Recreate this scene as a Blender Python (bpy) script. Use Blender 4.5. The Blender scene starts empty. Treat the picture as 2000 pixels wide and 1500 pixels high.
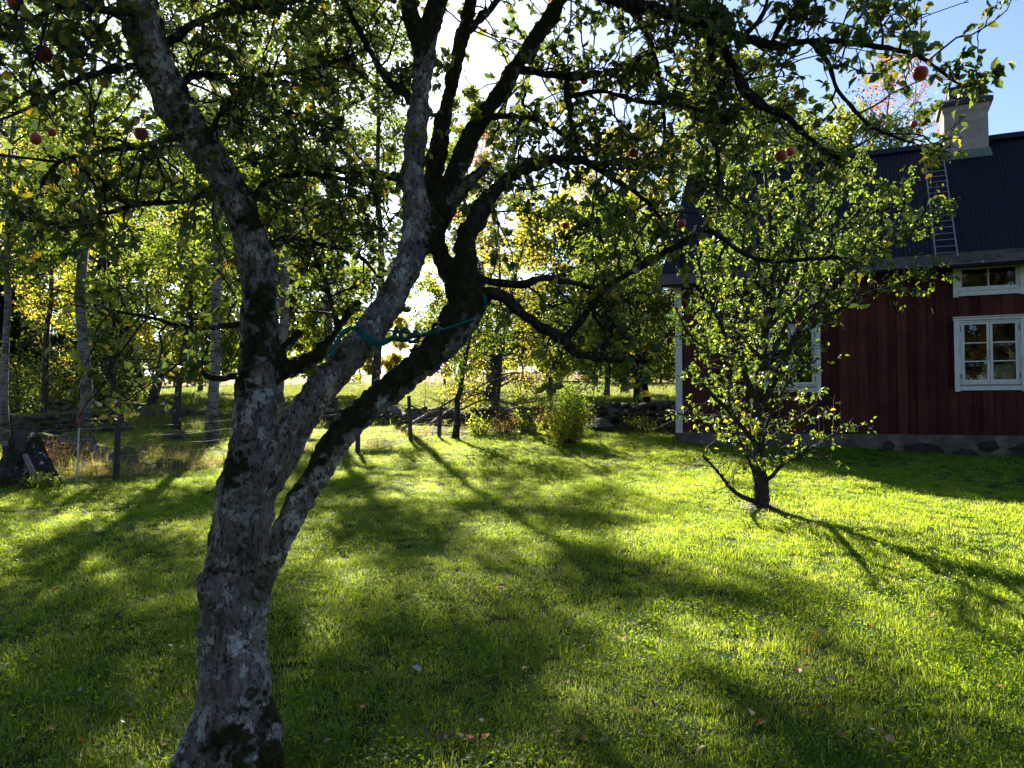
import bpy, math, random
import numpy as np
from mathutils import Vector, Matrix, noise as mnoise

R = math.radians
rng = np.random.default_rng(7)
random.seed(7)
scene = bpy.context.scene
COL = scene.collection

# ------------------------------------------------------------------ camera, sky, sun, exposure
EYE = 1.5
F_PX = 1500.0
PITCH = math.atan(50.0 / F_PX)
cam_d = bpy.data.cameras.new("camera")
cam = bpy.data.objects.new("camera", cam_d)
COL.objects.link(cam)
cam.location = (0, 0, EYE)
cam.rotation_euler = (math.pi / 2 + PITCH, 0, 0)
cam_d.sensor_width = 36.0
cam_d.lens = 27.0
cam_d.clip_start = 0.05
cam_d.clip_end = 3000
scene.camera = cam

SUN_AZ = R(-15.0)      # measured from the view axis (+Y), negative is to the left
SUN_EL = R(31.0)
world = bpy.data.worlds.new("World")
scene.world = world
world.use_nodes = True
wn = world.node_tree
for n in list(wn.nodes):
    wn.nodes.remove(n)
w_out = wn.nodes.new("ShaderNodeOutputWorld")
w_bg = wn.nodes.new("ShaderNodeBackground")
w_sky = wn.nodes.new("ShaderNodeTexSky")
w_sky.sky_type = 'NISHITA'
w_sky.sun_disc = False
w_sky.sun_elevation = SUN_EL
w_sky.sun_rotation = SUN_AZ
w_sky.altitude = 100
w_sky.air_density = 0.7
w_sky.dust_density = 0.45
w_sky.ozone_density = 2.0
w_bg.inputs["Strength"].default_value = 0.05
wn.links.new(w_sky.outputs[0], w_bg.inputs[0])
wn.links.new(w_bg.outputs[0], w_out.inputs[0])

sun_d = bpy.data.lights.new("sun", 'SUN')
sun_d.energy = 5.0
sun_d.angle = R(0.53)
sun_d.color = (1.0, 0.89, 0.70)
sun = bpy.data.objects.new("sun", sun_d)
COL.objects.link(sun)
SUN_DIR = Vector((math.sin(SUN_AZ) * math.cos(SUN_EL), math.cos(SUN_AZ) * math.cos(SUN_EL), math.sin(SUN_EL)))
sun.rotation_euler = SUN_DIR.to_track_quat('Z', 'Y').to_euler()
sun.location = SUN_DIR * 60

vs = scene.view_settings
vs.view_transform = 'Standard'
vs.look = 'None'
vs.exposure = 2.4
vs.gamma = 1.0
vs.use_curve_mapping = False
scene.display_settings.display_device = 'sRGB'
cy = scene.cycles
cy.max_bounces = 8
cy.diffuse_bounces = 4
cy.transmission_bounces = 5
cy.transparent_max_bounces = 8
cy.sample_clamp_indirect = 6.0
cy.use_denoising = True
cy.caustics_reflective = False
cy.caustics_refractive = False


# ------------------------------------------------------------------ helpers
def terrain(x, y):
    x = np.asarray(x, dtype=float); y = np.asarray(y, dtype=float)
    yy = np.clip(y, -40, 118)
    z = 0.06 * (yy - 3)
    z = z + 0.018 * np.sin(x * 1.7 + y * .6) + 0.015 * np.sin(y * 2.1 - x * .9 + 1.0) + 0.03 * np.sin(x * .43 + 2) * np.sin(y * .37)
    far = np.clip((y - 26) / 60, 0, 1)
    z = z + far * (0.35 * np.sin(x * .05 + 1.0) + .25 * np.sin(y * .09 + x * .03))
    return z


def tz(x, y):
    return float(terrain(x, y))


CT, ST = math.cos(PITCH), math.sin(PITCH)


def ray(px, py):
    xc = (px - 1000.0) / F_PX
    yc = (750.0 - py) / F_PX
    return np.array((xc, CT - yc * ST, ST + yc * CT))


def at(px, py, D):
    """the point D metres in front of the camera (along +Y) seen at pixel px, py"""
    r = ray(px, py)
    return np.array((0, 0, EYE)) + r * (D / r[1])


def on_ground(px, py):
    r = ray(px, py)
    t = 1.0
    for _ in range(4000):
        p = np.array((0, 0, EYE)) + r * t
        if p[2] <= tz(p[0], p[1]):
            break
        t *= 1.004
    return p


def norm(v):
    v = np.asarray(v, float)
    l = np.linalg.norm(v, axis=-1, keepdims=True)
    return v / np.maximum(l, 1e-9)


def empty(name, loc, rz=0.0, label=None, cat=None, group=None):
    o = bpy.data.objects.new(name, None)
    COL.objects.link(o)
    o.location = loc
    o.rotation_euler = (0, 0, rz)
    o.empty_display_size = .2
    tag(o, label, cat, group)
    return o


def tag(o, label=None, cat=None, group=None, kind=None):
    if label: o["label"] = label
    if cat: o["category"] = cat
    if group: o["group"] = group
    if kind: o["kind"] = kind
    return o


def link(name, me, parent=None, mat=None, kind=None, loc=None):
    o = bpy.data.objects.new(name, me)
    COL.objects.link(o)
    if mat is not None and len(me.materials) == 0:
        me.materials.append(mat)
    if parent is not None:
        o.parent = parent
    if kind: o["kind"] = kind
    if loc is not None: o.location = loc
    return o


def np_mesh(name, verts, faces, attrs=None, smooth=False):
    """faces: (n,k) int array or a list of such arrays"""
    me = bpy.data.meshes.new(name)
    verts = np.asarray(verts, dtype=np.float32)
    if not isinstance(faces, list): faces = [faces]
    faces = [np.asarray(f, dtype=np.int32) for f in faces if len(f)]
    me.vertices.add(len(verts))
    me.vertices.foreach_set("co", verts.ravel())
    loops = np.concatenate([f.ravel() for f in faces])
    tot = np.concatenate([np.full(len(f), f.shape[1], dtype=np.int32) for f in faces])
    start = np.concatenate(([0], np.cumsum(tot)[:-1])).astype(np.int32)
    me.loops.add(len(loops))
    me.loops.foreach_set("vertex_index", loops)
    me.polygons.add(len(tot))
    me.polygons.foreach_set("loop_start", start)
    me.polygons.foreach_set("loop_total", tot)
    me.polygons.foreach_set("use_smooth", np.full(len(tot), bool(smooth)))
    if attrs:
        for k, v in attrs.items():
            v = np.asarray(v, dtype=np.float32)
            if v.ndim == 1:
                a = me.attributes.new(k, 'FLOAT', 'POINT'); a.data.foreach_set("value", v)
            else:
                a = me.attributes.new(k, 'FLOAT_COLOR', 'POINT'); a.data.foreach_set("color", v.ravel())
    me.update(calc_edges=True)
    me.validate()
    return me


class MB:
    """collects boxes, tubes and loose faces for one mesh"""
    def __init__(self):
        self.v = []; self.q = []; self.t = []; self.n = 0

    def add(self, verts, quads=None, tris=None):
        verts = np.asarray(verts, float)
        self.v.append(verts)
        if quads is not None and len(quads): self.q.append(np.asarray(quads) + self.n)
        if tris is not None and len(tris): self.t.append(np.asarray(tris) + self.n)
        self.n += len(verts)

    def box(self, x0, x1, y0, y1, z0, z1):
        v = [(x0, y0, z0), (x1, y0, z0), (x1, y1, z0), (x0, y1, z0), (x0, y0, z1), (x1, y0, z1), (x1, y1, z1), (x0, y1, z1)]
        q = [(0, 3, 2, 1), (4, 5, 6, 7), (0, 1, 5, 4), (1, 2, 6, 5), (2, 3, 7, 6), (3, 0, 4, 7)]
        self.add(v, q)

    def tube(self, pts, rad, sides=8, jit=0.0, cap=True, r=rng):
        pts = np.asarray(pts, float); rad = np.asarray(rad, float)
        if rad.ndim == 0: rad = np.full(len(pts), float(rad))
        n = len(pts)
        tan = np.gradient(pts, axis=0); tan = norm(tan)
        ref = np.array((0.0, 0, 1)) if abs(tan[0][2]) < .9 else np.array((1.0, 0, 0))
        u = norm(np.cross(ref, tan[0])); rings = []
        ang = np.linspace(0, 2 * np.pi, sides, endpoint=False)
        for i in range(n):
            u = u - tan[i] * np.dot(u, tan[i]); u = norm(u)
            w = np.cross(tan[i], u)
            rr = rad[i] * (1 + (r.uniform(-jit, jit, sides) if jit else 0))
            rings.append(pts[i] + (np.cos(ang) * rr)[:, None] * u + (np.sin(ang) * rr)[:, None] * w)
        v = np.concatenate(rings)
        a = np.arange(sides); b = (a + 1) % sides
        q = np.concatenate([np.stack((i * sides + a, i * sides + b, (i + 1) * sides + b, (i + 1) * sides + a), 1) for i in range(n - 1)])
        tr = []
        if cap and sides > 2:
            v = np.concatenate((v, pts[:1], pts[-1:]))
            tr = np.concatenate((np.stack((np.full(sides, n * sides), b, a), 1),
                                 np.stack((np.full(sides, n * sides + 1), (n - 1) * sides + a, (n - 1) * sides + b), 1)))
        self.add(v, q, tr)

    def mesh(self, name, smooth=False):
        v = np.concatenate(self.v)
        f = []
        if self.q: f.append(np.concatenate(self.q))
        if self.t: f.append(np.concatenate(self.t))
        return np_mesh(name, v, f, smooth=smooth)

    def build(self, name, mat, parent=None, smooth=False, kind=None, loc=None):
        return link(name, self.mesh(name, smooth), parent, mat, kind, loc)


def catmull(P, step=0.03):
    P = np.asarray(P, float)
    Q = np.vstack((2 * P[0] - P[1], P, 2 * P[-1] - P[-2]))
    out = []
    for i in range(1, len(Q) - 2):
        p0, p1, p2, p3 = Q[i - 1], Q[i], Q[i + 1], Q[i + 2]
        n = max(2, int(np.linalg.norm((p2 - p1)[:3]) / step))
        t = np.linspace(0, 1, n, endpoint=False)[:, None]
        out.append(.5 * (2 * p1 + (p2 - p0) * t + (2 * p0 - 5 * p1 + 4 * p2 - p3) * t ** 2 + (3 * p1 - p0 - 3 * p2 + p3) * t ** 3))
    out.append(P[-1:])
    return np.concatenate(out)


# ------------------------------------------------------------------ materials
def newmat(name):
    m = bpy.data.materials.new(name)
    m.use_nodes = True
    nt = m.node_tree
    for n in list(nt.nodes): nt.nodes.remove(n)
    out = nt.nodes.new("ShaderNodeOutputMaterial")
    return m, nt, out


def N(nt, t, **kw):
    n = nt.nodes.new("ShaderNode" + t)
    for k, v in kw.items():
        if k in n.inputs.keys(): n.inputs[k].default_value = v
        else: setattr(n, k, v)
    return n


def L(nt, a, b): nt.links.new(a, b)


def ramp(nt, fac, stops, interp='LINEAR'):
    r = nt.nodes.new("ShaderNodeValToRGB")
    r.color_ramp.interpolation = interp
    e = r.color_ramp.elements
    while len(e) < len(stops): e.new(0.5)
    for el, (p, c) in zip(e, stops):
        el.position = p
        el.color = (c[0], c[1], c[2], 1) if hasattr(c, '__len__') else (c, c, c, 1)
    L(nt, fac, r.inputs[0])
    return r.outputs[0]


def mixc(nt, fac, a, b, blend='MIX'):
    m = nt.nodes.new("ShaderNodeMix"); m.data_type = 'RGBA'; m.blend_type = blend
    for sock, val in ((m.inputs[0], fac), (m.inputs[6], a), (m.inputs[7], b)):
        if hasattr(val, 'is_linked'): L(nt, val, sock)
        elif hasattr(val, '__len__'): sock.default_value = (val[0], val[1], val[2], 1)
        else: sock.default_value = val
    return m.outputs[2]


def noise_tex(nt, scale, detail=4, rough=.55, vec=None, stretch=None):
    co = nt.nodes.new("ShaderNodeTexCoord").outputs["Object"] if vec is None else vec
    if stretch:
        mp = nt.nodes.new("ShaderNodeMapping"); mp.inputs["Scale"].default_value = stretch
        L(nt, co, mp.inputs[0]); co = mp.outputs[0]
    n = nt.nodes.new("ShaderNodeTexNoise")
    n.inputs["Scale"].default_value = scale; n.inputs["Detail"].default_value = detail; n.inputs["Roughness"].default_value = rough
    L(nt, co, n.inputs["Vector"])
    return n.outputs[0]


def math_n(nt, op, a, b=0.0, clamp=False):
    m = nt.nodes.new("ShaderNodeMath"); m.operation = op; m.use_clamp = clamp
    for i, v in enumerate((a, b)):
        if hasattr(v, 'is_linked'): L(nt, v, m.inputs[i])
        else: m.inputs[i].default_value = v
    return m.outputs[0]


def bump(nt, h, strength=.4, dist=.02):
    b = nt.nodes.new("ShaderNodeBump"); b.inputs["Strength"].default_value = strength; b.inputs["Distance"].default_value = dist
    L(nt, h, b.inputs["Height"])
    return b.outputs[0]


def pbsdf(nt, out, col, rough=.7, metal=0.0, normal=None, spec=.3):
    p = nt.nodes.new("ShaderNodeBsdfPrincipled")
    if hasattr(col, 'is_linked'): L(nt, col, p.inputs["Base Color"])
    else: p.inputs["Base Color"].default_value = (*col, 1)
    if hasattr(rough, 'is_linked'): L(nt, rough, p.inputs["Roughness"])
    else: p.inputs["Roughness"].default_value = rough
    p.inputs["Metallic"].default_value = metal
    p.inputs["Specular IOR Level"].default_value = spec
    if normal is not None: L(nt, normal, p.inputs["Normal"])
    if out is not None: L(nt, p.outputs[0], out.inputs[0])
    return p


def simple(name, col, rough=.7, metal=0.0, var=.25, scale=8, bmp=.15, spec=.3, stretch=None):
    m, nt, out = newmat(name)
    nz = noise_tex(nt, scale, 5, .6, stretch=stretch)
    c = ramp(nt, nz, [(.3, [k * (1 - var) for k in col]), (.7, [min(1, k * (1 + var)) for k in col])])
    pbsdf(nt, out, c, rough, metal, bump(nt, nz, bmp, .01) if bmp else None, spec)
    return m


def leaf_mat(name, stops, tstops, trans=.5, rough=.42, use_object=False, spec=.35):
    m, nt, out = newmat(name)
    if use_object:
        fac = nt.nodes.new("ShaderNodeObjectInfo").outputs["Random"]
    else:
        a = nt.nodes.new("ShaderNodeAttribute"); a.attribute_name = "var"; fac = a.outputs["Fac"]
    c = ramp(nt, fac, stops)
    tc = ramp(nt, fac, tstops)
    p = pbsdf(nt, None, c, rough, spec=spec)
    t = nt.nodes.new("ShaderNodeBsdfTranslucent"); L(nt, tc, t.inputs[0])
    mx = nt.nodes.new("ShaderNodeMixShader"); mx.inputs[0].default_value = trans
    L(nt, p.outputs[0], mx.inputs[1]); L(nt, t.outputs[0], mx.inputs[2]); L(nt, mx.outputs[0], out.inputs[0])
    return m


GREENS = [(0, (.035, .058, .018)), (.5, (.052, .080, .024)), (.8, (.08, .10, .026)), (.93, (.14, .13, .025)), (1, (.32, .22, .02))]
GREENT = [(0, (.10, .17, .03)), (.5, (.17, .25, .04)), (.8, (.27, .33, .045)), (.94, (.48, .42, .04)), (1, (.75, .52, .02))]
M = {}
M['apple_leaf'] = leaf_mat('apple_leaf', GREENS, GREENT, rough=.36, spec=.5)
M['apple_leaf_single'] = leaf_mat('apple_leaf_single', GREENS, GREENT, rough=.36, spec=.5, use_object=True)
PEAR = [(0, (.04, .075, .014)), (.5, (.06, .10, .016)), (.82, (.09, .12, .02)), (.93, (.18, .16, .02)), (1, (.42, .28, .02))]
PEART = [(0, (.07, .14, .015)), (.5, (.14, .235, .02)), (.82, (.28, .36, .03)), (.94, (.55, .50, .03)), (1, (.85, .6, .02))]
M['pear_leaf'] = leaf_mat('pear_leaf', PEAR, PEART, rough=.3, spec=.5)
M['pear_leaf_single'] = leaf_mat('pear_leaf_single', PEAR, PEART, rough=.3, use_object=True, spec=.5)
M['birch_leaf'] = leaf_mat('birch_leaf',
    [(0, (.05, .085, .016)), (.5, (.085, .115, .02)), (.8, (.15, .14, .02)), (1, (.34, .22, .02))],
    [(0, (.14, .25, .02)), (.5, (.28, .38, .03)), (.8, (.5, .5, .04)), (1, (.8, .52, .04))])
M['dark_leaf'] = leaf_mat('dark_leaf',
    [(0, (.028, .055, .012)), (.6, (.045, .08, .016)), (1, (.10, .11, .02))],
    [(0, (.10, .19, .02)), (.6, (.2, .3, .025)), (1, (.42, .42, .03))])
M['gold_leaf'] = leaf_mat('gold_leaf',
    [(0, (.07, .095, .018)), (.5, (.13, .135, .02)), (1, (.34, .22, .02))],
    [(0, (.34, .42, .04)), (.5, (.58, .56, .05)), (1, (.85, .55, .04))])
M['red_leaf'] = leaf_mat('red_leaf',
    [(0, (.15, .045, .025)), (.5, (.20, .08, .035)), (1, (.18, .12, .03))],
    [(0, (.42, .12, .07)), (.5, (.48, .20, .09)), (1, (.5, .36, .1))])
M['back_leaf'] = leaf_mat('back_leaf',
    [(0, (.03, .045, .015)), (.5, (.06, .06, .022)), (1, (.13, .08, .03))],
    [(0, (.06, .09, .02)), (.5, (.12, .12, .03)), (1, (.25, .16, .05))])
M['needle'] = leaf_mat('needle', [(0, (.018, .032, .012)), (1, (.035, .05, .016))], [(0, (.04, .06, .02)), (1, (.07, .1, .03))], trans=.3)
M['shrub_leaf'] = leaf_mat('shrub_leaf',
    [(0, (.05, .09, .02)), (.5, (.09, .14, .02)), (1, (.20, .20, .02))],
    [(0, (.34, .58, .05)), (.5, (.62, .74, .06)), (1, (.88, .82, .05))])
M['dry_leaf'] = leaf_mat('dry_leaf',
    [(0, (.12, .09, .04)), (.5, (.22, .14, .06)), (1, (.34, .12, .05))],
    [(0, (.3, .22, .08)), (.5, (.5, .33, .12)), (1, (.6, .22, .08))])


def bark_mat(name, base, light, lichen_amt, moss_amt, sc=1.0, painted=False):
    m, nt, out = newmat(name)
    geo = nt.nodes.new("ShaderNodeNewGeometry")
    pos = geo.outputs["Position"]
    big = noise_tex(nt, 5 * sc, 5, .6, vec=pos)
    fine = noise_tex(nt, 38 * sc, 8, .68, vec=pos, stretch=(1, 1, .4))
    c = ramp(nt, fine, [(.32, [k * .22 for k in base]), (.46, base), (.68, light)])
    # crusts of pale lichen: warped cells of differing size and tone
    warp = nt.nodes.new("ShaderNodeMixRGB"); warp.blend_type = 'ADD'; warp.inputs[0].default_value = .16
    wv = nt.nodes.new("ShaderNodeTexNoise"); wv.inputs["Scale"].default_value = 30; wv.inputs["Detail"].default_value = 4; L(nt, pos, wv.inputs["Vector"])
    L(nt, pos, warp.inputs[1]); L(nt, wv.outputs[1], warp.inputs[2])
    mp = nt.nodes.new("ShaderNodeMapping"); mp.inputs["Scale"].default_value = (1, 1, .55); L(nt, warp.outputs[0], mp.inputs[0])
    vo = nt.nodes.new("ShaderNodeTexVoronoi"); vo.inputs["Scale"].default_value = 15 * sc; L(nt, mp.outputs[0], vo.inputs["Vector"])
    lich = noise_tex(nt, 13 * sc, 6, .62, vec=pos)
    cell = math_n(nt, 'SUBTRACT', math_n(nt, 'ADD', lich, .16), math_n(nt, 'MULTIPLY', vo.outputs["Distance"], .38))
    lf = ramp(nt, cell, [(.55 - lichen_amt, 0.0), (.60 - lichen_amt, 1.0)])
    tone = nt.nodes.new("ShaderNodeSeparateColor"); L(nt, vo.outputs["Color"], tone.inputs[0])
    lcol = ramp(nt, math_n(nt, 'ADD', math_n(nt, 'MULTIPLY', fine, .6), math_n(nt, 'MULTIPLY', tone.outputs[0], .4)), [(.3, (.22, .21, .19)), (.5, (.40, .39, .36)), (.75, (.60, .60, .57))])
    c = mixc(nt, lf, c, lcol)
    pk = noise_tex(nt, 60 * sc, 4, .6, vec=pos, stretch=(1, 1, .5))
    c = mixc(nt, ramp(nt, pk, [(.56, 0.0), (.62, .9)]), c, [k * .22 for k in base])
    # moss grows on the upper side of leaning wood and in broad patches
    sep = nt.nodes.new("ShaderNodeSeparateXYZ"); L(nt, geo.outputs["Normal"], sep.inputs[0])
    mm = math_n(nt, 'ADD', math_n(nt, 'MULTIPLY', sep.outputs[2], .22), math_n(nt, 'ADD', math_n(nt, 'MULTIPLY', big, .75), math_n(nt, 'MULTIPLY', fine, .25)))
    if painted:
        at_ = nt.nodes.new("ShaderNodeAttribute"); at_.attribute_name = "moss"
        mm = math_n(nt, 'ADD', mm, math_n(nt, 'MULTIPLY', at_.outputs["Fac"], .36))
    mf = ramp(nt, mm, [(.64 - moss_amt, 0.0), (.71 - moss_amt, 1.0)])
    mcol = ramp(nt, fine, [(.3, (.010, .010, .005)), (.5, (.030, .029, .011)), (.7, (.060, .058, .018)), (.85, (.12, .115, .07))])
    c = mixc(nt, mf, c, mcol)
    h = math_n(nt, 'ADD', math_n(nt, 'MULTIPLY', fine, .9), math_n(nt, 'MULTIPLY', lf, .12))
    pbsdf(nt, out, c, .88, normal=bump(nt, h, 1.0, .018), spec=.12)
    return m


M['apple_bark'] = bark_mat('apple_bark', (.18, .155, .142), (.33, .30, .28), .055, -.03, painted=True)
M['dark_bark'] = bark_mat('dark_bark', (.040, .034, .028), (.085, .078, .068), -.06, .07)
M['twig'] = simple('twig', (.035, .028, .022), .85, var=.4, scale=20)
M['pear_bark'] = bark_mat('pear_bark', (.055, .046, .036), (.10, .09, .075), -.05, .0)
M['grey_bark'] = bark_mat('grey_bark', (.06, .05, .042), (.11, .1, .085), -.03, .0, .6)


def birch_mat():
    m, nt, out = newmat('birch_bark')
    pos = nt.nodes.new("ShaderNodeNewGeometry").outputs["Position"]
    band = noise_tex(nt, 6, 5, .6, vec=pos, stretch=(1, 1, 5))
    patch = noise_tex(nt, 3.2, 4, .6, vec=pos)
    f = ramp(nt, band, [(.52, 0.0), (.6, 1.0)])
    c = mixc(nt, f, (.23, .205, .18), (.035, .03, .026))
    pf = ramp(nt, patch, [(.5, 0.0), (.62, 1.0)])
    c = mixc(nt, pf, c, (.07, .062, .05))
    pbsdf(nt, out, c, .8, normal=bump(nt, band, .4, .02), spec=.2)
    return m


M['birch_bark'] = birch_mat()


def ground_mat():
    m, nt, out = newmat('ground')
    a = nt.nodes.new("ShaderNodeAttribute"); a.attribute_name = "tint"
    pos = nt.nodes.new("ShaderNodeNewGeometry").outputs["Position"]
    n1 = noise_tex(nt, 1.3, 8, .65, vec=pos)
    n2 = noise_tex(nt, 22, 5, .7, vec=pos)
    c = mixc(nt, 1.0, a.outputs["Color"], ramp(nt, n1, [(.3, .55), (.7, 1.45)]), 'MULTIPLY')
    c = mixc(nt, .8, c, ramp(nt, n2, [(.3, .5), (.7, 1.5)]), 'MULTIPLY')
    pbsdf(nt, out, c, .95, normal=bump(nt, n2, .6, .04), spec=.1)
    return m


M['ground'] = ground_mat()


def grass_mat(name, c0, c1, cdry, t0, t1, tdry, dry=.62, trans=.5):
    m, nt, out = newmat(name)
    a = nt.nodes.new("ShaderNodeAttribute"); a.attribute_name = "var"
    rnd = nt.nodes.new("ShaderNodeObjectInfo").outputs["Random"]
    loc = nt.nodes.new("ShaderNodeObjectInfo").outputs["Location"]
    patch = noise_tex(nt, .9, 4, .6, vec=nt.nodes.new("ShaderNodeNewGeometry").outputs["Position"])
    f = math_n(nt, 'ADD', math_n(nt, 'MULTIPLY', a.outputs["Fac"], .55), math_n(nt, 'MULTIPLY', rnd, .2))
    f = math_n(nt, 'ADD', f, math_n(nt, 'MULTIPLY', patch, .38))
    c = ramp(nt, f, [(.25, c0), (dry, c1), (min(.99, dry + .22), cdry)])
    t = ramp(nt, f, [(.25, t0), (dry, t1), (min(.99, dry + .22), tdry)])
    p = pbsdf(nt, None, c, .5, spec=.2)
    tr = nt.nodes.new("ShaderNodeBsdfTranslucent"); L(nt, t, tr.inputs[0])
    mx = nt.nodes.new("ShaderNodeMixShader"); mx.inputs[0].default_value = trans
    L(nt, p.outputs[0], mx.inputs[1]); L(nt, tr.outputs[0], mx.inputs[2]); L(nt, mx.outputs[0], out.inputs[0])
    return m


M['lawn'] = grass_mat('lawn', (.016, .080, .010), (.030, .110, .014), (.15, .16, .05),
                      (.36, .60, .010), (.70, .85, .025), (.90, .82, .26), .67)
M['rough'] = grass_mat('rough', (.06, .095, .015), (.12, .125, .03), (.27, .17, .08),
                       (.32, .46, .03), (.5, .50, .08), (.72, .46, .18), .55)

M['pasture'] = grass_mat('pasture', (.045, .09, .012), (.08, .12, .018), (.16, .13, .05),
                        (.14, .26, .02), (.24, .32, .03), (.34, .27, .10), .60)
M['stone'] = simple('stone', (.12, .11, .10), .9, var=.45, scale=6, bmp=.5)
def mossy_stone():
    m, nt, out = newmat('mossy_stone')
    geo = nt.nodes.new("ShaderNodeNewGeometry")
    sep = nt.nodes.new("ShaderNodeSeparateXYZ"); L(nt, geo.outputs["Normal"], sep.inputs[0])
    nz = noise_tex(nt, 9, 6, .65, vec=geo.outputs["Position"])
    n3 = noise_tex(nt, 3, 4, .6, vec=geo.outputs["Position"])
    c = ramp(nt, nz, [(.3, (.05, .046, .042)), (.55, (.12, .11, .10)), (.75, (.24, .23, .21))])
    f = ramp(nt, math_n(nt, 'ADD', math_n(nt, 'MULTIPLY', sep.outputs[2], .4), n3), [(.62, 0.0), (.8, 1.0)])
    c = mixc(nt, f, c, ramp(nt, nz, [(.3, (.05, .06, .012)), (.7, (.15, .15, .03))]))
    pbsdf(nt, out, c, .92, normal=bump(nt, nz, .7, .04), spec=.15)
    return m
M['mossy'] = mossy_stone()


def red_paint():
    m, nt, out = newmat('red_paint')
    co = nt.nodes.new("ShaderNodeTexCoord").outputs["Object"]
    g = noise_tex(nt, 3, 6, .65, vec=co, stretch=(9, 9, .5))
    p = noise_tex(nt, 1.4, 5, .6, vec=co)
    oi = nt.nodes.new("ShaderNodeObjectInfo").outputs["Random"]
    c = ramp(nt, g, [(.3, (.056, .0155, .0115)), (.6, (.092, .0255, .0195)), (.8, (.13, .048, .037))])
    c = mixc(nt, 1.0, c, ramp(nt, p, [(.3, .65), (.7, 1.3)]), 'MULTIPLY')
    c = mixc(nt, 1.0, c, ramp(nt, oi, [(0, .68), (1, 1.3)]), 'MULTIPLY')
    pbsdf(nt, out, c, .9, normal=bump(nt, g, .35, .006), spec=.15)
    return m
M['red'] = red_paint()


def white_paint():
    m, nt, out = newmat('white_paint')
    co = nt.nodes.new("ShaderNodeTexCoord").outputs["Object"]
    g = noise_tex(nt, 5, 6, .7, vec=co, stretch=(3, 3, .8))
    c = ramp(nt, g, [(.28, (.36, .32, .27)), (.40, (.62, .59, .53)), (.7, (.76, .73, .66))])
    pbsdf(nt, out, c, .55, normal=bump(nt, g, .25, .004), spec=.35)
    return m
M['white'] = white_paint()
M['black_metal'] = simple('black_metal', (.007, .008, .014), .62, var=.4, scale=4, bmp=.05, spec=.13)
M['dark_sheet'] = simple('dark_sheet', (.022, .020, .020), .5, var=.3, scale=5, bmp=.1, spec=.4)
M['galv'] = simple('galv', (.27, .28, .30), .45, metal=.6, var=.15, scale=20, bmp=.05)
M['fascia'] = simple('fascia', (.085, .070, .048), .95, var=.5, scale=7, bmp=.4)
M['flash'] = simple('flash', (.12, .15, .10), .7, var=.3, scale=9)


def plaster(name, c0, c1, c2, sc=3.0):
    m, nt, out = newmat(name)
    co = nt.nodes.new("ShaderNodeTexCoord").outputs["Object"]
    a = noise_tex(nt, sc, 7, .62, vec=co)
    b = noise_tex(nt, sc * 9, 5, .6, vec=co)
    c = ramp(nt, a, [(.32, c0), (.52, c1), (.7, c2)])
    c = mixc(nt, .5, c, ramp(nt, b, [(.3, .75), (.7, 1.2)]), 'MULTIPLY')
    pbsdf(nt, out, c, .92, normal=bump(nt, b, .4, .01), spec=.15)
    return m
M['chimney'] = plaster('chimney_plaster', (.27, .20, .165), (.35, .27, .225), (.41, .33, .28))
M['base'] = plaster('foundation_plaster', (.06, .05, .04), (.125, .105, .085), (.23, .20, .165), 3.2)
M['base_stone'] = plaster('foundation_stone', (.018, .018, .018), (.035, .034, .033), (.06, .055, .05), 5.0)


def glass_mat():
    m, nt, out = newmat('window_glass')
    g = nt.nodes.new("ShaderNodeBsdfGlossy"); g.inputs["Roughness"].default_value = .02
    co = nt.nodes.new("ShaderNodeTexCoord").outputs["Object"]
    L(nt, bump(nt, noise_tex(nt, 7, 2, .5, vec=co), 0.03, .02), g.inputs["Normal"])
    t = nt.nodes.new("ShaderNodeBsdfTransparent"); t.inputs[0].default_value = (.82, .86, .84, 1)
    fr = nt.nodes.new("ShaderNodeFresnel"); fr.inputs[0].default_value = 1.5
    mx = nt.nodes.new("ShaderNodeMixShader")
    L(nt, math_n(nt, 'MULTIPLY', fr.outputs[0], 1.25, True), mx.inputs[0]); L(nt, t.outputs[0], mx.inputs[1]); L(nt, g.outputs[0], mx.inputs[2]); L(nt, mx.outputs[0], out.inputs[0])
    return m
M['glass'] = glass_mat()
M['interior'] = simple('interior', (.10, .085, .065), .9, var=.3, scale=2)
M['curtain'] = simple('curtain', (.5, .5, .47), .9, var=.2, scale=14)
M['weathered'] = simple('weathered_wood', (.075, .062, .052), .9, var=.45, scale=9, bmp=.4, stretch=(4, 4, .6))
M['pale_wood'] = simple('pale_wood', (.26, .21, .19), .9, var=.35, scale=9, bmp=.4, stretch=(4, 4, .6))
M['wire'] = simple('wire', (.22, .21, .20), .65, metal=.2, var=.2, scale=30, bmp=0)
M['pole_white'] = simple('pole_white', (.62, .64, .58), .5, var=.12, scale=10, bmp=0)
M['pole_red'] = simple('pole_red', (.42, .03, .03), .5, var=.15, scale=10, bmp=0)


def rope_mat():
    m, nt, out = newmat('rope')
    co = nt.nodes.new("ShaderNodeTexCoord").outputs["Object"]
    w = nt.nodes.new("ShaderNodeTexWave"); w.inputs["Scale"].default_value = 45; w.inputs["Distortion"].default_value = 1.5; w.bands_direction = 'DIAGONAL'
    L(nt, co, w.inputs[0])
    c = ramp(nt, w.outputs[1], [(.1, (.003, .06, .055)), (.6, (.006, .17, .155)), (1, (.03, .24, .22))])
    pbsdf(nt, out, c, .6, normal=bump(nt, w.outputs[1], .6, .004), spec=.3)
    return m
M['rope'] = rope_mat()


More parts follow.
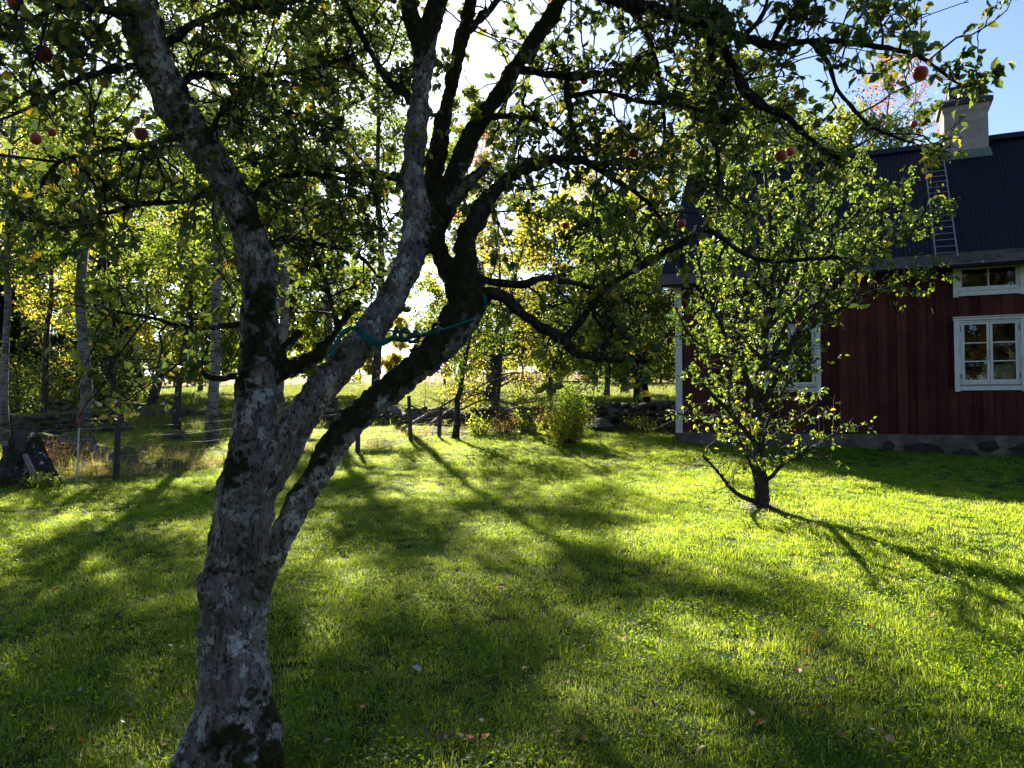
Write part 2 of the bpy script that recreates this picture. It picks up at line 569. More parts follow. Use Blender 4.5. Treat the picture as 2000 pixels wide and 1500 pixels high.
def apple_mat():
    m, nt, out = newmat('apple_skin')
    co = nt.nodes.new("ShaderNodeTexCoord").outputs["Object"]
    n1 = noise_tex(nt, 22, 4, .6, vec=co)
    n2 = noise_tex(nt, 90, 3, .6, vec=co, stretch=(1, 1, .25))
    c = ramp(nt, math_n(nt, 'ADD', math_n(nt, 'MULTIPLY', n1, .6), math_n(nt, 'MULTIPLY', n2, .4)),
             [(.35, (.48, .035, .025)), (.55, (.55, .075, .035)), (.75, (.58, .28, .07))])
    p = pbsdf(nt, out, c, .35, spec=.4)
    p.inputs["Subsurface Weight"].default_value = .25
    p.inputs["Subsurface Radius"].default_value = (.02, .008, .004)
    p.inputs["Subsurface Scale"].default_value = .5
    return m
M['apple'] = apple_mat()

# ------------------------------------------------------------------ ground
HX, HY, HZ = 3.50, 16.30, 0.70            # near left corner of the cottage
UX, UY = 0.907, -0.422                    # along its long wall
NX, NY = 0.422, 0.907                     # away from the viewer
HLEN, HWID = 10.6, 5.2


def house_uv(x, y):
    dx, dy = x - HX, y - HY
    return dx * UX + dy * UY, dx * NX + dy * NY


def fence_side(x, y):
    """True beyond the wire fence (rough pasture side)"""
    fx = np.array([-30, -9.5, -7.3, -5.7, -4.3, -2.9, -2.2, -1.6, 0.0, 1.5, 4.0, 40])
    fy = np.array([6.0, 9.4, 10.5, 11.1, 12.9, 14.9, 16.7, 17.2, 18.3, 19.0, 19.6, 30])
    return y > np.interp(x, fx, fy)


def make_ground():
    xs = np.concatenate((np.linspace(-700, -60, 24), np.linspace(-55, -22, 30), np.arange(-21.5, 21.6, .4), np.linspace(22, 55, 30), np.linspace(60, 700, 24)))
    ys = np.concatenate((np.linspace(-300, -30, 16), np.linspace(-26, -4, 14), np.arange(-3, 30, .4), np.linspace(30.6, 125, 90), np.linspace(130, 1400, 30)))
    X, Y = np.meshgrid(xs, ys)
    Z = terrain(X, Y)
    v = np.stack((X.ravel(), Y.ravel(), Z.ravel()), 1)
    nx = len(xs)
    i, j = np.meshgrid(np.arange(nx - 1), np.arange(len(ys) - 1))
    a = (j * nx + i).ravel()
    f = np.stack((a, a + 1, a + nx + 1, a + nx), 1)
    lawn = np.array((.016, .036, .008)); rough = np.array((.085, .066, .028)); field = np.array((.080, .112, .016)); tan = np.array((.15, .10, .056)); wood = np.array((.045, .04, .02))
    x, y = v[:, 0], v[:, 1]
    c = np.tile(lawn, (len(v), 1))
    fs = fence_side(x, y)
    c[fs] = rough
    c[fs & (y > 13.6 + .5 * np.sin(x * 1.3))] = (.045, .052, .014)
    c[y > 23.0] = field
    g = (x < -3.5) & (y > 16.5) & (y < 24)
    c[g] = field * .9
    far = y > 66
    c[far] = tan
    edge = (y > 58) & (y <= 66)
    k = ((y[edge] - 58) / 8)[:, None]
    c[edge] = field * (1 - k) + tan * k
    c[y > 112] = wood
    c[y < -14] = wood
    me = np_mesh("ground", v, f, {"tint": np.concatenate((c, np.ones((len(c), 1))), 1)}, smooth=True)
    tag(link("ground", me, None, M['ground']), "gently rising garden lawn running out into a fenced pasture", kind="structure")


make_ground()

# ------------------------------------------------------------------ cottage
house = empty("cottage", (HX, HY, HZ), math.atan2(UY, UX),
              "red boarded cottage with white windows, black corrugated roof and plastered chimney", "house")
ZB, ZE, ZR = 0.35, 3.62, 6.52             # foot of the boards, eave height at the wall, ridge
YR = HWID / 2
PT = (ZR - 3.44) / (YR + .35)             # roof slope
WINS = [(1.73, 2.85, 1.13, 2.43, 'low'), (5.13, 6.25, 1.13, 2.43, 'low'), (1.73, 2.85, 2.86, 3.42, 'attic'), (5.13, 6.25, 2.86, 3.42, 'attic'), (8.4, 9.5, 1.13, 2.43, 'low')]


def minus_windows(u0, u1, z0, z1, pad):
    segs = [(z0, z1)]
    for a, b, c, d, _k in WINS:
        if u1 > a + pad and u0 < b - pad:
            out = []
            for s0, s1 in segs:
                if c + pad > s0 and d - pad < s1: out += [(s0, c + pad), (d - pad, s1)]
                elif c + pad < s1 and d - pad > s0 and d - pad >= s1: out += [(s0, min(s1, c + pad))]
                else: out += [(s0, s1)]
            segs = out
    return [(a, b) for a, b in segs if b - a > .03]


wmb = MB()
brk = sorted({0.02, HLEN - .02, *[w[0] + .10 for w in WINS], *[w[1] - .10 for w in WINS]})
for a, b in zip(brk[:-1], brk[1:]):
    for s0, s1 in minus_windows(a + .001, b - .001, ZB + .01, ZE - .06, .10):
        wmb.box(a, b, .002, .14, s0, s1)
wmb.box(0.02, HLEN - .02, HWID - .14, HWID - .002, ZB + .01, ZE)
for u0 in (0.02, HLEN - .16):
    n = wmb.n
    pts = [(0.142, ZB + .01), (HWID - .142, ZB + .01), (HWID - .142, ZE - .1), (YR, ZR - .25), (0.142, ZE - .1)]
    v = [(u0, p, z) for p, z in pts] + [(u0 + .14, p, z) for p, z in pts]
    wmb.v.append(np.array(v)); wmb.n += 10
    wmb.q.append(np.array([(n + i, n + (i + 1) % 5, n + 5 + (i + 1) % 5, n + 5 + i) for i in range(5)]))
    wmb.t.append(np.array([(n, n + 2, n + 1), (n, n + 3, n + 2), (n, n + 4, n + 3), (n + 5, n + 6, n + 7), (n + 5, n + 7, n + 8), (n + 5, n + 8, n + 9)]))
wall = wmb.build("wall", M['red'], house)
fl = MB(); fl.box(.17, HLEN - .17, .17, HWID - .17, .30, .36)
fl.box(.17, HLEN - .17, 2.4, 2.46, .37, 3.2)
for u in (3.6, 7.2): fl.box(u, u + .06, .17, 2.38, .37, 3.2)
fl.box(.17, HLEN - .17, .17, HWID - .17, 2.64, 2.70)
fl.build("room_floor", M['interior'], house)

# planks, every second one laid over its neighbours
u = 0.14; k = 0
while u < HLEN - .15:
    w = rng.uniform(.155, .185)
    over = k % 2 == 0
    y0, y1 = ((-.047, -.024) if over else (-.022, -.0))
    ex = .022 if not over else 0
    u1 = min(u + w, HLEN - .14)
    segs = minus_windows(u, u1, ZB - rng.uniform(0, .012), ZE - .03, .06)
    for s0, s1 in segs:
        mb = MB(); mb.box(u - ex, u1 + ex, y0, y1, s0, s1)
        mb.build("plank", M['red'], wall)
    u = u1; k += 1
for u0 in (-.012, HLEN - .128):
    mb = MB(); mb.box(u0, u0 + .14, -.075, -.049, ZB - .04, ZE - .03); mb.box(u0 if u0 < 1 else u0 + .114, u0 + .026 if u0 < 1 else u0 + .14, -.049, .10, ZB - .04, ZE - .03)
    mb.build("corner_board", M['white'], house)

# foundation with patches where the plaster has come off
mb = MB(); mb.box(-.05, HLEN + .03, -.035, HWID + .03, -.9, ZB - .012)
found = mb.build("foundation", M['base'], house)
def patch(outline, name, mat, proud):
    pts = np.array(outline); c = pts.mean(0)
    n = len(pts)
    v = [(p[0], -.035 - proud, p[1]) for p in pts] + [(p[0], -.030, p[1]) for p in pts] + [(c[0], -.035 - proud - .004, c[1])]
    b = MB(); i = np.arange(n); j = (i + 1) % n
    b.add(v, np.stack((i, i + n, j + n, j), 1), np.stack((np.full(n, 2 * n), i, j), 1))
    b.build(name, mat, found)
def blob(u0, u1, z0, z1, n=18):
    out = []
    for a in np.linspace(0, 2 * np.pi, n, endpoint=False):
        r = rng.uniform(.72, 1.05)
        out.append(((u0 + u1) / 2 + (u1 - u0) / 2 * np.cos(a) * r, (z0 + z1) / 2 + (z1 - z0) / 2 * np.sin(a) * r))
    return out[::-1]
for q in ((4.25, 4.95, -.14, .22), (5.02, 5.5, -.16, .10), (5.45, 5.85, .02, .25), (5.9, 6.9, -.2, .24), (7.2, 8.0, -.2, .2)):
    patch(blob(*q), "bare_stone", M['base_stone'], .006)
a = np.linspace(0, 2 * np.pi, 25)
vent = MB(); vent.tube([(4.02, -.02, .10), (4.02, -.075, .10)], [.105, .105], 20)
vent.build("vent_pipe", M['dark_sheet'], house)
vent = MB(); vent.tube([(4.02 + .118 * math.cos(t), -.066, .10 + .118 * math.sin(t)) for t in a], np.full(25, .014), 6, cap=False)
vent.build("vent_collar", M['base'], house)

# windows
def window(a, b, c, d, kind):
    w = empty("window", (0, 0, 0)); w.parent = house
    cas = .085
    m1 = MB()
    m1.box(a, a + cas, -.078, -.049, c, d - .001); m1.build("casing", M['white'], w)
    m1 = MB(); m1.box(b - cas, b, -.078, -.049, c, d - .001); m1.build("casing", M['white'], w)
    m1 = MB(); m1.box(a - .012, b + .012, -.085, -.045, d + .001, d + (.05 if kind == 'low' else .03)); 
    if kind == 'low': m1.box(a - .025, b + .025, -.115, -.04, d + .052, d + .068)
    m1.build("head_board", M['white'], w)
    m1 = MB(); m1.box(a + cas + .002, b - cas - .002, -.074, -.049, c + .02, c + .105)
    m1.build("apron", M['white'], w)
    m1 = MB(); m1.box(a + cas + .002, b - cas - .002, -.088, -.030, c + .107, c + .128)
    m1.build("sill", M['galv'] if kind == 'low' else M['white'], w)
    x0, x1, z0, z1 = a + cas + .003, b - cas - .003, c + .13, d - .002
    fr = .032
    m1 = MB(); m1.box(x0, x0 + fr, -.060, .06, z0, z1); m1.box(x1 - fr, x1, -.060, .06, z0, z1)
    m1.box(x0 + fr, x1 - fr, -.058, .06, z0, z0 + fr); m1.box(x0 + fr, x1 - fr, -.058, .06, z1 - fr, z1)
    m1.build("frame", M['white'], w)
    x0 += fr; x1 -= fr; z0 += fr; z1 -= fr
    xm = (x0 + x1) / 2
    if kind == 'low':
        st = .042
        for s0, s1 in ((x0 + .003, xm - .004), (xm + .004, x1 - .003)):
            sash = MB()
            sash.box(s0, s0 + st, -.050, -.010, z0 + .003, z1 - .003); sash.box(s1 - st, s1, -.050, -.010, z0 + .003, z1 - .003)
            sash.box(s0 + st, s1 - st, -.048, -.012, z0 + .003, z0 + .05); sash.box(s0 + st, s1 - st, -.048, -.012, z1 - .045, z1 - .003)
            g0, g1 = z0 + .05, z1 - .045
            for t in (1 / 3, 2 / 3):
                zc = g0 + (g1 - g0) * t
                sash.box(s0 + st, s1 - st, -.046, -.014, zc - .010, zc + .010)
            sash.build("sash", M['white'], w)
            for t in range(3):
                za, zb = g0 + (g1 - g0) * t / 3 + (.010 if t else 0), g0 + (g1 - g0) * (t + 1) / 3 - (.010 if t < 2 else 0)
                p = MB(); p.box(s0 + st, s1 - st, -.032, -.028, za, zb); p.build("pane", M['glass'], w)
        h = MB(); h.tube([(xm - .02, -.062, z0 + .42), (xm - .02, -.066, z0 + .58)], [.006, .006], 6); h.box(xm - .028, xm - .012, -.064, -.05, z0 + .42, z0 + .44)
        h.build("latch", M['galv'], w)
        for zz in (z0 + .12, z1 - .12):
            for xx in (x0 - .02, x1 + .008):
                h = MB(); h.box(xx, xx + .012, -.068, -.061, zz - .045, zz + .045); h.build("hinge", M['dark_sheet'], w)
    else:
        st = .022
        sash = MB(); sash.box(x0 + .002, x0 + st, -.050, -.010, z0 + .002, z1 - .002); sash.box(x1 - st, x1 - .002, -.050, -.010, z0 + .002, z1 - .002)
        sash.box(x0 + st, x1 - st, -.048, -.012, z0 + .002, z0 + st); sash.box(x0 + st, x1 - st, -.048, -.012, z1 - st, z1 - .002)
        sash.box(xm - .011, xm + .011, -.046, -.014, z0 + st, z1 - st)
        sash.build("sash", M['white'], w)
        for s0, s1 in ((x0 + st, xm - .011), (xm + .011, x1 - st)):
            p = MB(); p.box(s0, s1, -.032, -.028, z0 + st, z1 - st); p.build("pane", M['glass'], w)
    return w, (x0, x1, z0, z1)


for q in WINS:
    w, (x0, x1, z0, z1) = window(*q)
    if q[4] == 'low' and 5 < q[0] < 6:
        cu = MB(); n = 24
        xs = np.linspace((x0 + x1) / 2 + .03, x1 - .02, n)
        yy = .07 + .012 * np.sin(xs * 70)
        v = [(x, y, z0 + .02) for x, y in zip(xs, yy)] + [(x, y, z0 + .30) for x, y in zip(xs, yy)]
        i = np.arange(n - 1); cu.add(v, np.stack((i, i + 1, i + n + 1, i + n), 1))
        cu.build("curtain", M['curtain'], w)
        cu = MB(); cu.tube([(x0 + .02, .075, z0 + .315), (x1 - .02, .075, z0 + .315)], .009, 6); cu.build("curtain_rod", M['white'], w)

# roof: corrugated sheets on both slopes
roof = empty("roof", (0, 0, 0)); roof.parent = house
def slope_z(y): return 3.44 + (y + .35) * PT if y <= YR else 3.44 + (2 * YR - y + .35) * PT
def sheet(u0, u1, front):
    n = int(round((u1 - u0) / .0125)); us = np.linspace(u0, u1, n)
    h = .011 * np.sin(us / .075 * 2 * np.pi)
    rows = []
    ys = (-.33, .6, 1.6, YR - .01)
    for yy in ys:
        y = yy if front else 2 * YR - yy
        rows.append(np.stack((us, np.full(n, y) - (h * .7 if front else -h * .7), np.full(n, slope_z(y) + .03) + h * .7), 1))
    v = np.concatenate(rows); m = len(ys)
    i, j = np.meshgrid(np.arange(n - 1), np.arange(m - 1)); a = (j * n + i).ravel()
    return np_mesh("roof_sheet", v, np.stack((a, a + 1, a + n + 1, a + n), 1), smooth=True)
for s in range(14):
    u0 = -.28 + s * .80
    for front in (True, False):
        me = sheet(u0, u0 + .81, front)
        o = link("roof_sheet", me, roof, M['black_metal'])
        o.location.z = .004 * (s % 2)
mb = MB()
for front in (1, -1):
    e = [(-.26, slope_z(-.30) - .02), (-.26 + .0, 0)]
    y = [-.31, YR - .06]
    ys = [yy if front == 1 else 2 * YR - yy for yy in y]
    v = []
    for uu in (-.26, HLEN + .26):
        for yy in ys:
            v.append((uu, yy, slope_z(yy) - .008)); v.append((uu, yy, slope_z(yy) - .04))
    mb.add(v, [(0, 2, 6, 4), (1, 5, 7, 3), (0, 4, 5, 1), (2, 3, 7, 6), (0, 1, 3, 2), (4, 6, 7, 5)])
mb.build("roof_deck", M['weathered'], roof)
mb = MB()
t = np.linspace(-.16, .16, 7)
us = np.linspace(-.30, HLEN + .30, 60)
sag = .018 * np.sin(us * 2.1) + .012 * np.sin(us * 4.3)
v = []
for uu, sg in zip(us, sag):
    for tt in t: v.append((uu, YR + tt, ZR + .085 - abs(tt) * PT * .93 + sg * .4))
i, j = np.meshgrid(np.arange(6), np.arange(59)); a = (j * 7 + i).ravel()
mb.add(v, np.stack((a, a + 1, a + 8, a + 7), 1)); mb.build("ridge_cap", M['black_metal'], roof)
mb = MB()                                  # mossy strip along the eave
v = []
for uu in np.linspace(-.28, HLEN + .28, 50):
    for yy, dz in ((-.39, .022), (-.36, .04), (-.20, .062)): v.append((uu, yy, slope_z(yy) + dz + rng.uniform(-.004, .004)))
i, j = np.meshgrid(np.arange(2), np.arange(49)); a = (j * 3 + i).ravel()
mb.add(v, np.stack((a, a + 3, a + 4, a + 1), 1)); mb.build("eave_strip", M['fascia'], roof)
mb = MB()
an = np.linspace(np.pi, 2 * np.pi, 9); us = np.linspace(-.30, HLEN + .30, 3); v = []
for uu in us:
    for r in (.062, .056):
        for q in an: v.append((uu, -.425 + r * math.cos(q), 3.41 + r * math.sin(q)))
f = []
for s in range(2):
    for r in range(2):
        for q in range(8):
            b0 = s * 18 + r * 9 + q; f.append((b0, b0 + 1, b0 + 19, b0 + 18))
mb.add(v, f); gut = mb.build("gutter", M['dark_sheet'], house, smooth=True)
mb = MB(); mb.tube([(-.30, -.487, 3.412), (HLEN + .30, -.487, 3.412)], .007, 6); mb.build("gutter_rim", M['galv'], house)
for uu in (4.35, 5.55, 6.75, 7.95):
    mb = MB(); mb.tube([(uu, -.487, 3.425), (uu, -.36, 3.45)], .008, 6); mb.tube([(uu, -.487, 3.40), (uu, -.487, 3.44)], [.016, .016], 8); mb.build("gutter_bracket", M['galv'], house)
mb = MB(); mb.box(-.02, HLEN + .02, -.30, -.08, 3.385, 3.40); mb.build("soffit", M['dark_sheet'], house)

# chimney
ch = empty("chimney", (5.62, 0, 0)); ch.parent = house
def ring(mb, levels, yc=YR, cap=True):
    v = []
    for hu, hy, z in levels:
        v += [(-hu, yc - hy, z), (hu, yc - hy, z), (hu, yc + hy, z), (-hu, yc + hy, z)]
    f = []
    for s in range(len(levels) - 1):
        for q in range(4): f.append((s * 4 + q, s * 4 + (q + 1) % 4, s * 4 + 4 + (q + 1) % 4, s * 4 + 4 + q))
    if cap: f += [(3, 2, 1, 0), tuple(len(v) - 4 + k for k in range(4))]
    mb.add(v, f)
mb = MB(); ring(mb, [(.40, .40, 5.9), (.405, .405, 6.6), (.40, .40, 6.98), (.41, .41, 7.04), (.435, .435, 7.09), (.44, .44, 7.27)])
mb.build("stack", M['chimney'], ch)
mb = MB(); ring(mb, [(.49, .49, 7.20), (.495, .495, 7.285), (.30, .30, 7.41)]); mb.build("cap", M['dark_sheet'], ch)
mb = MB(); ring(mb, [(.29, .29, 7.405), (.29, .29, 7.62), (.31, .31, 7.625), (.31, .31, 7.65)]); mb.build("flue", M['dark_sheet'], ch)
mb = MB()
yf = YR - .42
v = [(-.46, yf - .10, slope_z(yf - .10) + .05), (.46, yf - .10, slope_z(yf - .10) + .05), (.43, yf, slope_z(yf) + .17), (-.43, yf, slope_z(yf) + .17)]
n = 26; b = MB()
xs = np.linspace(-.46, .46, n); vv = []
for q, x in enumerate(xs):
    vv += [(x, yf - .10, slope_z(yf - .10) + .055 + .012 * math.sin(x / .075 * 6.283)), (x * .93, yf + .005, slope_z(yf) + .16)]
q = np.arange(n - 1) * 2; b.add(vv, np.stack((q, q + 2, q + 3, q + 1), 1)); b.build("flashing", M['flash'], ch)

# roof ladder
lad = empty("roof_ladder", (4.84, 0, 0)); lad.parent = house
def rp(uu, y, off): return (uu, y - off * .72, slope_z(y) + off * .69)
for uu in (0, .35):
    mb = MB(); mb.tube([rp(uu, -.30, .10), rp(uu, YR - .32, .10)], .013, 6); mb.build("rail", M['galv'], lad)
for k in range(17):
    y = -.2 + k * (YR - .2) / 17
    mb = MB(); mb.tube([rp(.004, y, .10), rp(.346, y, .10)], .007, 5); mb.build("rung", M['galv'], lad)

# thin stake by the wall
p = np.array((HX + UX * 2.82 - NX * .45, HY + UY * 2.82 - NY * .45)); zz = tz(*p)
st = empty("ground_stake", (p[0], p[1], zz), 0, "thin pale metal stake standing in the grass under the left cottage window", "stake")
mb = MB(); mb.tube([(0, 0, -.05), (.0, 0, .78)], .010, 6); mb.build("rod", M['galv'], st)
mb = MB(); mb.tube([(-.05, 0, .62), (.05, 0, .62)], .007, 5); mb.build("crosspiece", M['galv'], st)

# ------------------------------------------------------------------ leaves
def leaf_geo(P, D, Nn, S, W, var, fine=False):
    """P base, D long axis, Nn normal, S length, W width; returns verts, faces, attribute"""
    n = len(P)
    D = norm(D); Sd = norm(np.cross(D, Nn)); U = np.cross(Sd, D)
    S = S[:, None]; W = W[:, None]
    if not fine:
        v = np.stack((P, P + D * S * .45 + Sd * W * .5 + U * W * .18, P + D * S, P + D * S * .45 - Sd * W * .5 + U * W * .18), 1)
        b = np.arange(n)[:, None] * 4
        f = np.concatenate((b + np.array((0, 2, 1)), b + np.array((0, 3, 2))))
        k = 4
    else:
        v = np.stack((P,
                      P + D * S * .26 + Sd * W * .40 + U * W * .14, P + D * S * .62 + Sd * W * .44 + U * W * .16,
                      P + D * S - U * S * .10,
                      P + D * S * .62 - Sd * W * .44 + U * W * .16, P + D * S * .26 - Sd * W * .40 + U * W * .14,
                      P + D * S * .5), 1)
        b = np.arange(n)[:, None] * 7
        f = np.concatenate([b + np.array(t) for t in ((0, 6, 1), (1, 6, 2), (2, 6, 3), (3, 6, 4), (4, 6, 5), (5, 6, 0))])
        k = 7
    return v.reshape(-1, 3), f, np.repeat(var, k)


def leaf_mesh(name, P, D, Nn, S, W, var, fine=False):
    v, f, a = leaf_geo(P, D, Nn, S, W, var, fine)
    return np_mesh(name, v, f, {"var": a}, smooth=False)


def rand_dirs(n, r=rng):
    return norm(r.normal(size=(n, 3)))


def project(P):
    d = P - np.array((0, 0, EYE))
    depth = d[:, 1] * CT + d[:, 2] * ST
    up = -d[:, 1] * ST + d[:, 2] * CT
    depth = np.where(depth < .1, .1, depth)
    return 1000 + d[:, 0] / depth * F_PX, 750 - up / depth * F_PX, depth


# ------------------------------------------------------------------ generic trees
LEAFMUL = 2.35


def grow(h, r0, lean=(0, 0), cb=.3, cr=2.2, limbs=22, subs=5, leaf_n=5000, leaf=.08, droop=0.0, up=.55, prof='oval', seed=1,
         spread=.16, sides=8, stems=1, stem_spread=.5, wander=.05, base_flare=1.35, cz=(.0, 1.0)):
    """trunk MB and leaf arrays, in local coordinates (base at the origin)"""
    r = np.random.default_rng(seed)
    mb = MB(); anchors = []; adirs = []
    for s in range(stems):
        ang = r.uniform(0, 6.28); so = stem_spread * (stems > 1)
        k = 14; t = np.linspace(0, 1, k)
        off = np.cumsum(r.normal(0, wander, (k, 2)), 0) * h / 10
        off -= off[0]
        hh = h * (1 if s == 0 else r.uniform(.75, 1))
        pts = np.stack((t * (lean[0] + so * math.cos(ang) * 1.5 * t) * 1.0 + off[:, 0], t * (lean[1] + so * math.sin(ang) * 1.5 * t) + off[:, 1], t * hh - .08), 1)
        rs = r0 * (1 if stems == 1 else .62)
        rad = rs * np.maximum(.05, (1 - t) ** .85)
        rad[0] *= base_flare
        mb.tube(pts, rad, sides, .06, r=r)
        nl = limbs if stems == 1 else max(4, limbs // stems)
        for i in range(nl):
            tt = cb + (1 - cb) * ((i + r.uniform(0, 1)) / nl) * .98
            p0 = np.array([np.interp(tt, t, pts[:, q]) for q in range(3)])
            rr = np.interp(tt, t, rad)
            q = (tt - cb) / (1 - cb)
            if prof == 'oval': w = math.sin(math.pi * (q * .86 + .12)) ** .7
            elif prof == 'cone': w = (1 - q) * .95 + .06
            elif prof == 'flat': w = .75 + .35 * q if q < .7 else 1.25 - .6 * q
            else: w = .8
            ln = cr * w * r.uniform(.65, 1.15)
            a = i * 2.399 + r.uniform(-.5, .5) + seed
            e = up * (1.2 - .5 * q) + r.uniform(-.2, .2)
            d = norm(np.array((math.cos(a), math.sin(a), e)))
            m = 7; ss = np.linspace(0, 1, m)
            path = p0 + np.outer(ss * ln, d)
            path[:, 2] -= droop * ln * ss ** 2
            path += np.cumsum(r.normal(0, .03 * ln, (m, 3)), 0) * ss[:, None]
            lr = max(.006, min(rr * .55, .018 * ln + .004))
            mb.tube(path, lr * (1 - ss * .8), 5, 0, cap=False, r=r)
            for b in range(subs):
                s0 = r.uniform(.3, 1.0)
                b0 = np.array([np.interp(s0, ss, path[:, q]) for q in range(3)])
                bl = ln * r.uniform(.22, .5)
                bd = norm(d * .6 + r.normal(0, .65, 3) + np.array((0, 0, .15 - droop)))
                m2 = 4; s2 = np.linspace(0, 1, m2)
                bp = b0 + np.outer(s2 * bl, bd); bp[:, 2] -= (droop * 1.4 + .1) * bl * s2 ** 2
                mb.tube(bp, max(.004, lr * .4) * (1 - s2 * .7), 3, 0, cap=False, r=r)
                for z in np.linspace(.1, 1.05, 6):
                    anchors.append(b0 + (bp[-1] - b0) * z); adirs.append(bd)
            for z in np.linspace(.5, 1.05, 4):
                anchors.append(p0 + (path[-1] - p0) * z); adirs.append(d)
    A = np.array(anchors); AD = np.array(adirs)
    leaf_n = int(leaf_n * LEAFMUL)
    idx = r.integers(0, len(A), leaf_n)
    # whole twigs with few or many leaves make clumps and gaps
    wgt = r.uniform(0, 1, len(A)) ** .8
    keep = r.uniform(0, 1, leaf_n) < wgt[idx] * 1.6
    idx = idx[keep]
    n = len(idx)
    P = A[idx] + r.normal(0, spread, (n, 3)) * np.array((1, 1, .8))
    D = norm(AD[idx] * .5 + r.normal(0, .7, (n, 3)) + np.array((0, 0, -.45)))
    Nn = norm(r.normal(0, .8, (n, 3)) + np.array((0, 0, .5)))
    S = leaf * 1.07 * r.uniform(.65, 1.25, n); W = S * r.uniform(.55, .8, n)
    var = np.clip(r.uniform(0, 1, n) * .72 + .28 * r.uniform(0, 1, len(A))[idx], 0, 1)
    return mb, (P, D, Nn, S, W, var)


def tree(name, label, pos, bark, leafm, group=None, cat="tree", **kw):
    g = empty(name, pos, 0, label, cat, group)
    mb, lv = grow(**kw)
    mb.build("trunk", M[bark], g, smooth=True)
    if len(lv[0]):
        link("crown", leaf_mesh("crown", *lv), g, M[leafm], kind="stuff")
    return g


def gpos(px, D):
    x = (px - 1000) / F_PX * D * 1.0
    return (x, D, tz(x, D))


# birches and other trees beyond the fence on the left
tree("birch_tree", "slim birch at the left edge of the picture with dark flecked bark", gpos(12, 16.0), 'birch_bark', 'dark_leaf', "birches on the left",
     h=13, r0=.085, cb=.26, cr=2.2, limbs=34, subs=6, leaf_n=8500, leaf=.085, droop=.35, seed=11, lean=(.1, 0))
tree("birch_tree", "birch standing straight behind the red and white marker pole", gpos(160, 16.5), 'birch_bark', 'dark_leaf', "birches on the left",
     h=14, r0=.135, cb=.22, cr=2.3, limbs=36, subs=6, leaf_n=9500, leaf=.085, droop=.35, seed=12, lean=(-.1, .2))
tree("birch_tree", "birch with white flecked foot just left of the lichened apple trunk", gpos(413, 16.2), 'birch_bark', 'dark_leaf', "birches on the left",
     h=12.5, r0=.125, cb=.30, cr=2.1, limbs=32, subs=6, leaf_n=8500, leaf=.085, droop=.3, seed=13, lean=(-.15, 0))
tree("birch_tree", "pale birch stem seen between the upright and the leaning apple stems", gpos(557, 20.0), 'birch_bark', 'birch_leaf', "birches on the left",
     h=13, r0=.15, cb=.38, cr=2.4, limbs=32, subs=6, leaf_n=9000, leaf=.09, droop=.35, seed=14, lean=(.1, 0))
tree("slender_tree", "thin dark straight tree behind the left mossy stone wall", gpos(90, 21.5), 'grey_bark', 'gold_leaf', None,
     h=9, r0=.10, cb=.28, cr=1.9, limbs=26, subs=5, leaf_n=3200, leaf=.10, seed=15, droop=.1)
tree("aspen_tree", "dark tree with slightly tilted trunk forking near the ground right of the marker pole", gpos(218, 20.5), 'grey_bark', 'dark_leaf', None,
     h=8.5, r0=.13, cb=.16, cr=2.4, limbs=30, subs=6, leaf_n=3200, leaf=.10, seed=16, lean=(-.6, 0), droop=.15)
tree("leaning_tree", "dark tree leaning to the right from a heap of stones at the field edge", gpos(292, 24.0), 'grey_bark', 'gold_leaf', None,
     h=7.5, r0=.17, cb=.22, cr=2.6, limbs=28, subs=6, leaf_n=3600, leaf=.11, seed=17, lean=(2.2, 0), droop=.3)
tree("maple_tree", "bushy tree with low hanging leaves between the birches and the apple trunk", gpos(345, 19.0), 'grey_bark', 'dark_leaf', None,
     h=8.5, r0=.10, cb=.24, cr=2.3, limbs=28, subs=6, leaf_n=3400, leaf=.11, seed=18, lean=(.2, 0), droop=.25)
tree("golden_tree", "yellow leaved tree behind the left birches", gpos(60, 37.0), 'grey_bark', 'gold_leaf', None,
     h=15, r0=.2, cb=.12, cr=4.8, limbs=38, subs=6, leaf_n=8500, leaf=.18, seed=19, droop=.15)
tree("golden_tree", "yellow green tree behind the tilted dark trunk", gpos(255, 39.0), 'grey_bark', 'gold_leaf', None,
     h=13.5, r0=.19, cb=.16, cr=4.4, limbs=36, subs=6, leaf_n=8500, leaf=.18, seed=20, droop=.1)
tree("tall_ash_tree", "tall leafy tree filling the sky left of the middle apple stem", gpos(640, 24.5), 'grey_bark', 'dark_leaf', None,
     h=14.5, r0=.17, cb=.30, cr=3.2, limbs=36, subs=6, leaf_n=10000, leaf=.11, seed=21, droop=.1)
tree("tall_ash_tree", "tall thin crowned tree with its top behind the middle apple stem", gpos(735, 25.0), 'grey_bark', 'dark_leaf', None,
     h=16, r0=.14, cb=.52, cr=2.2, limbs=30, subs=6, leaf_n=5000, leaf=.11, seed=33, droop=.1)
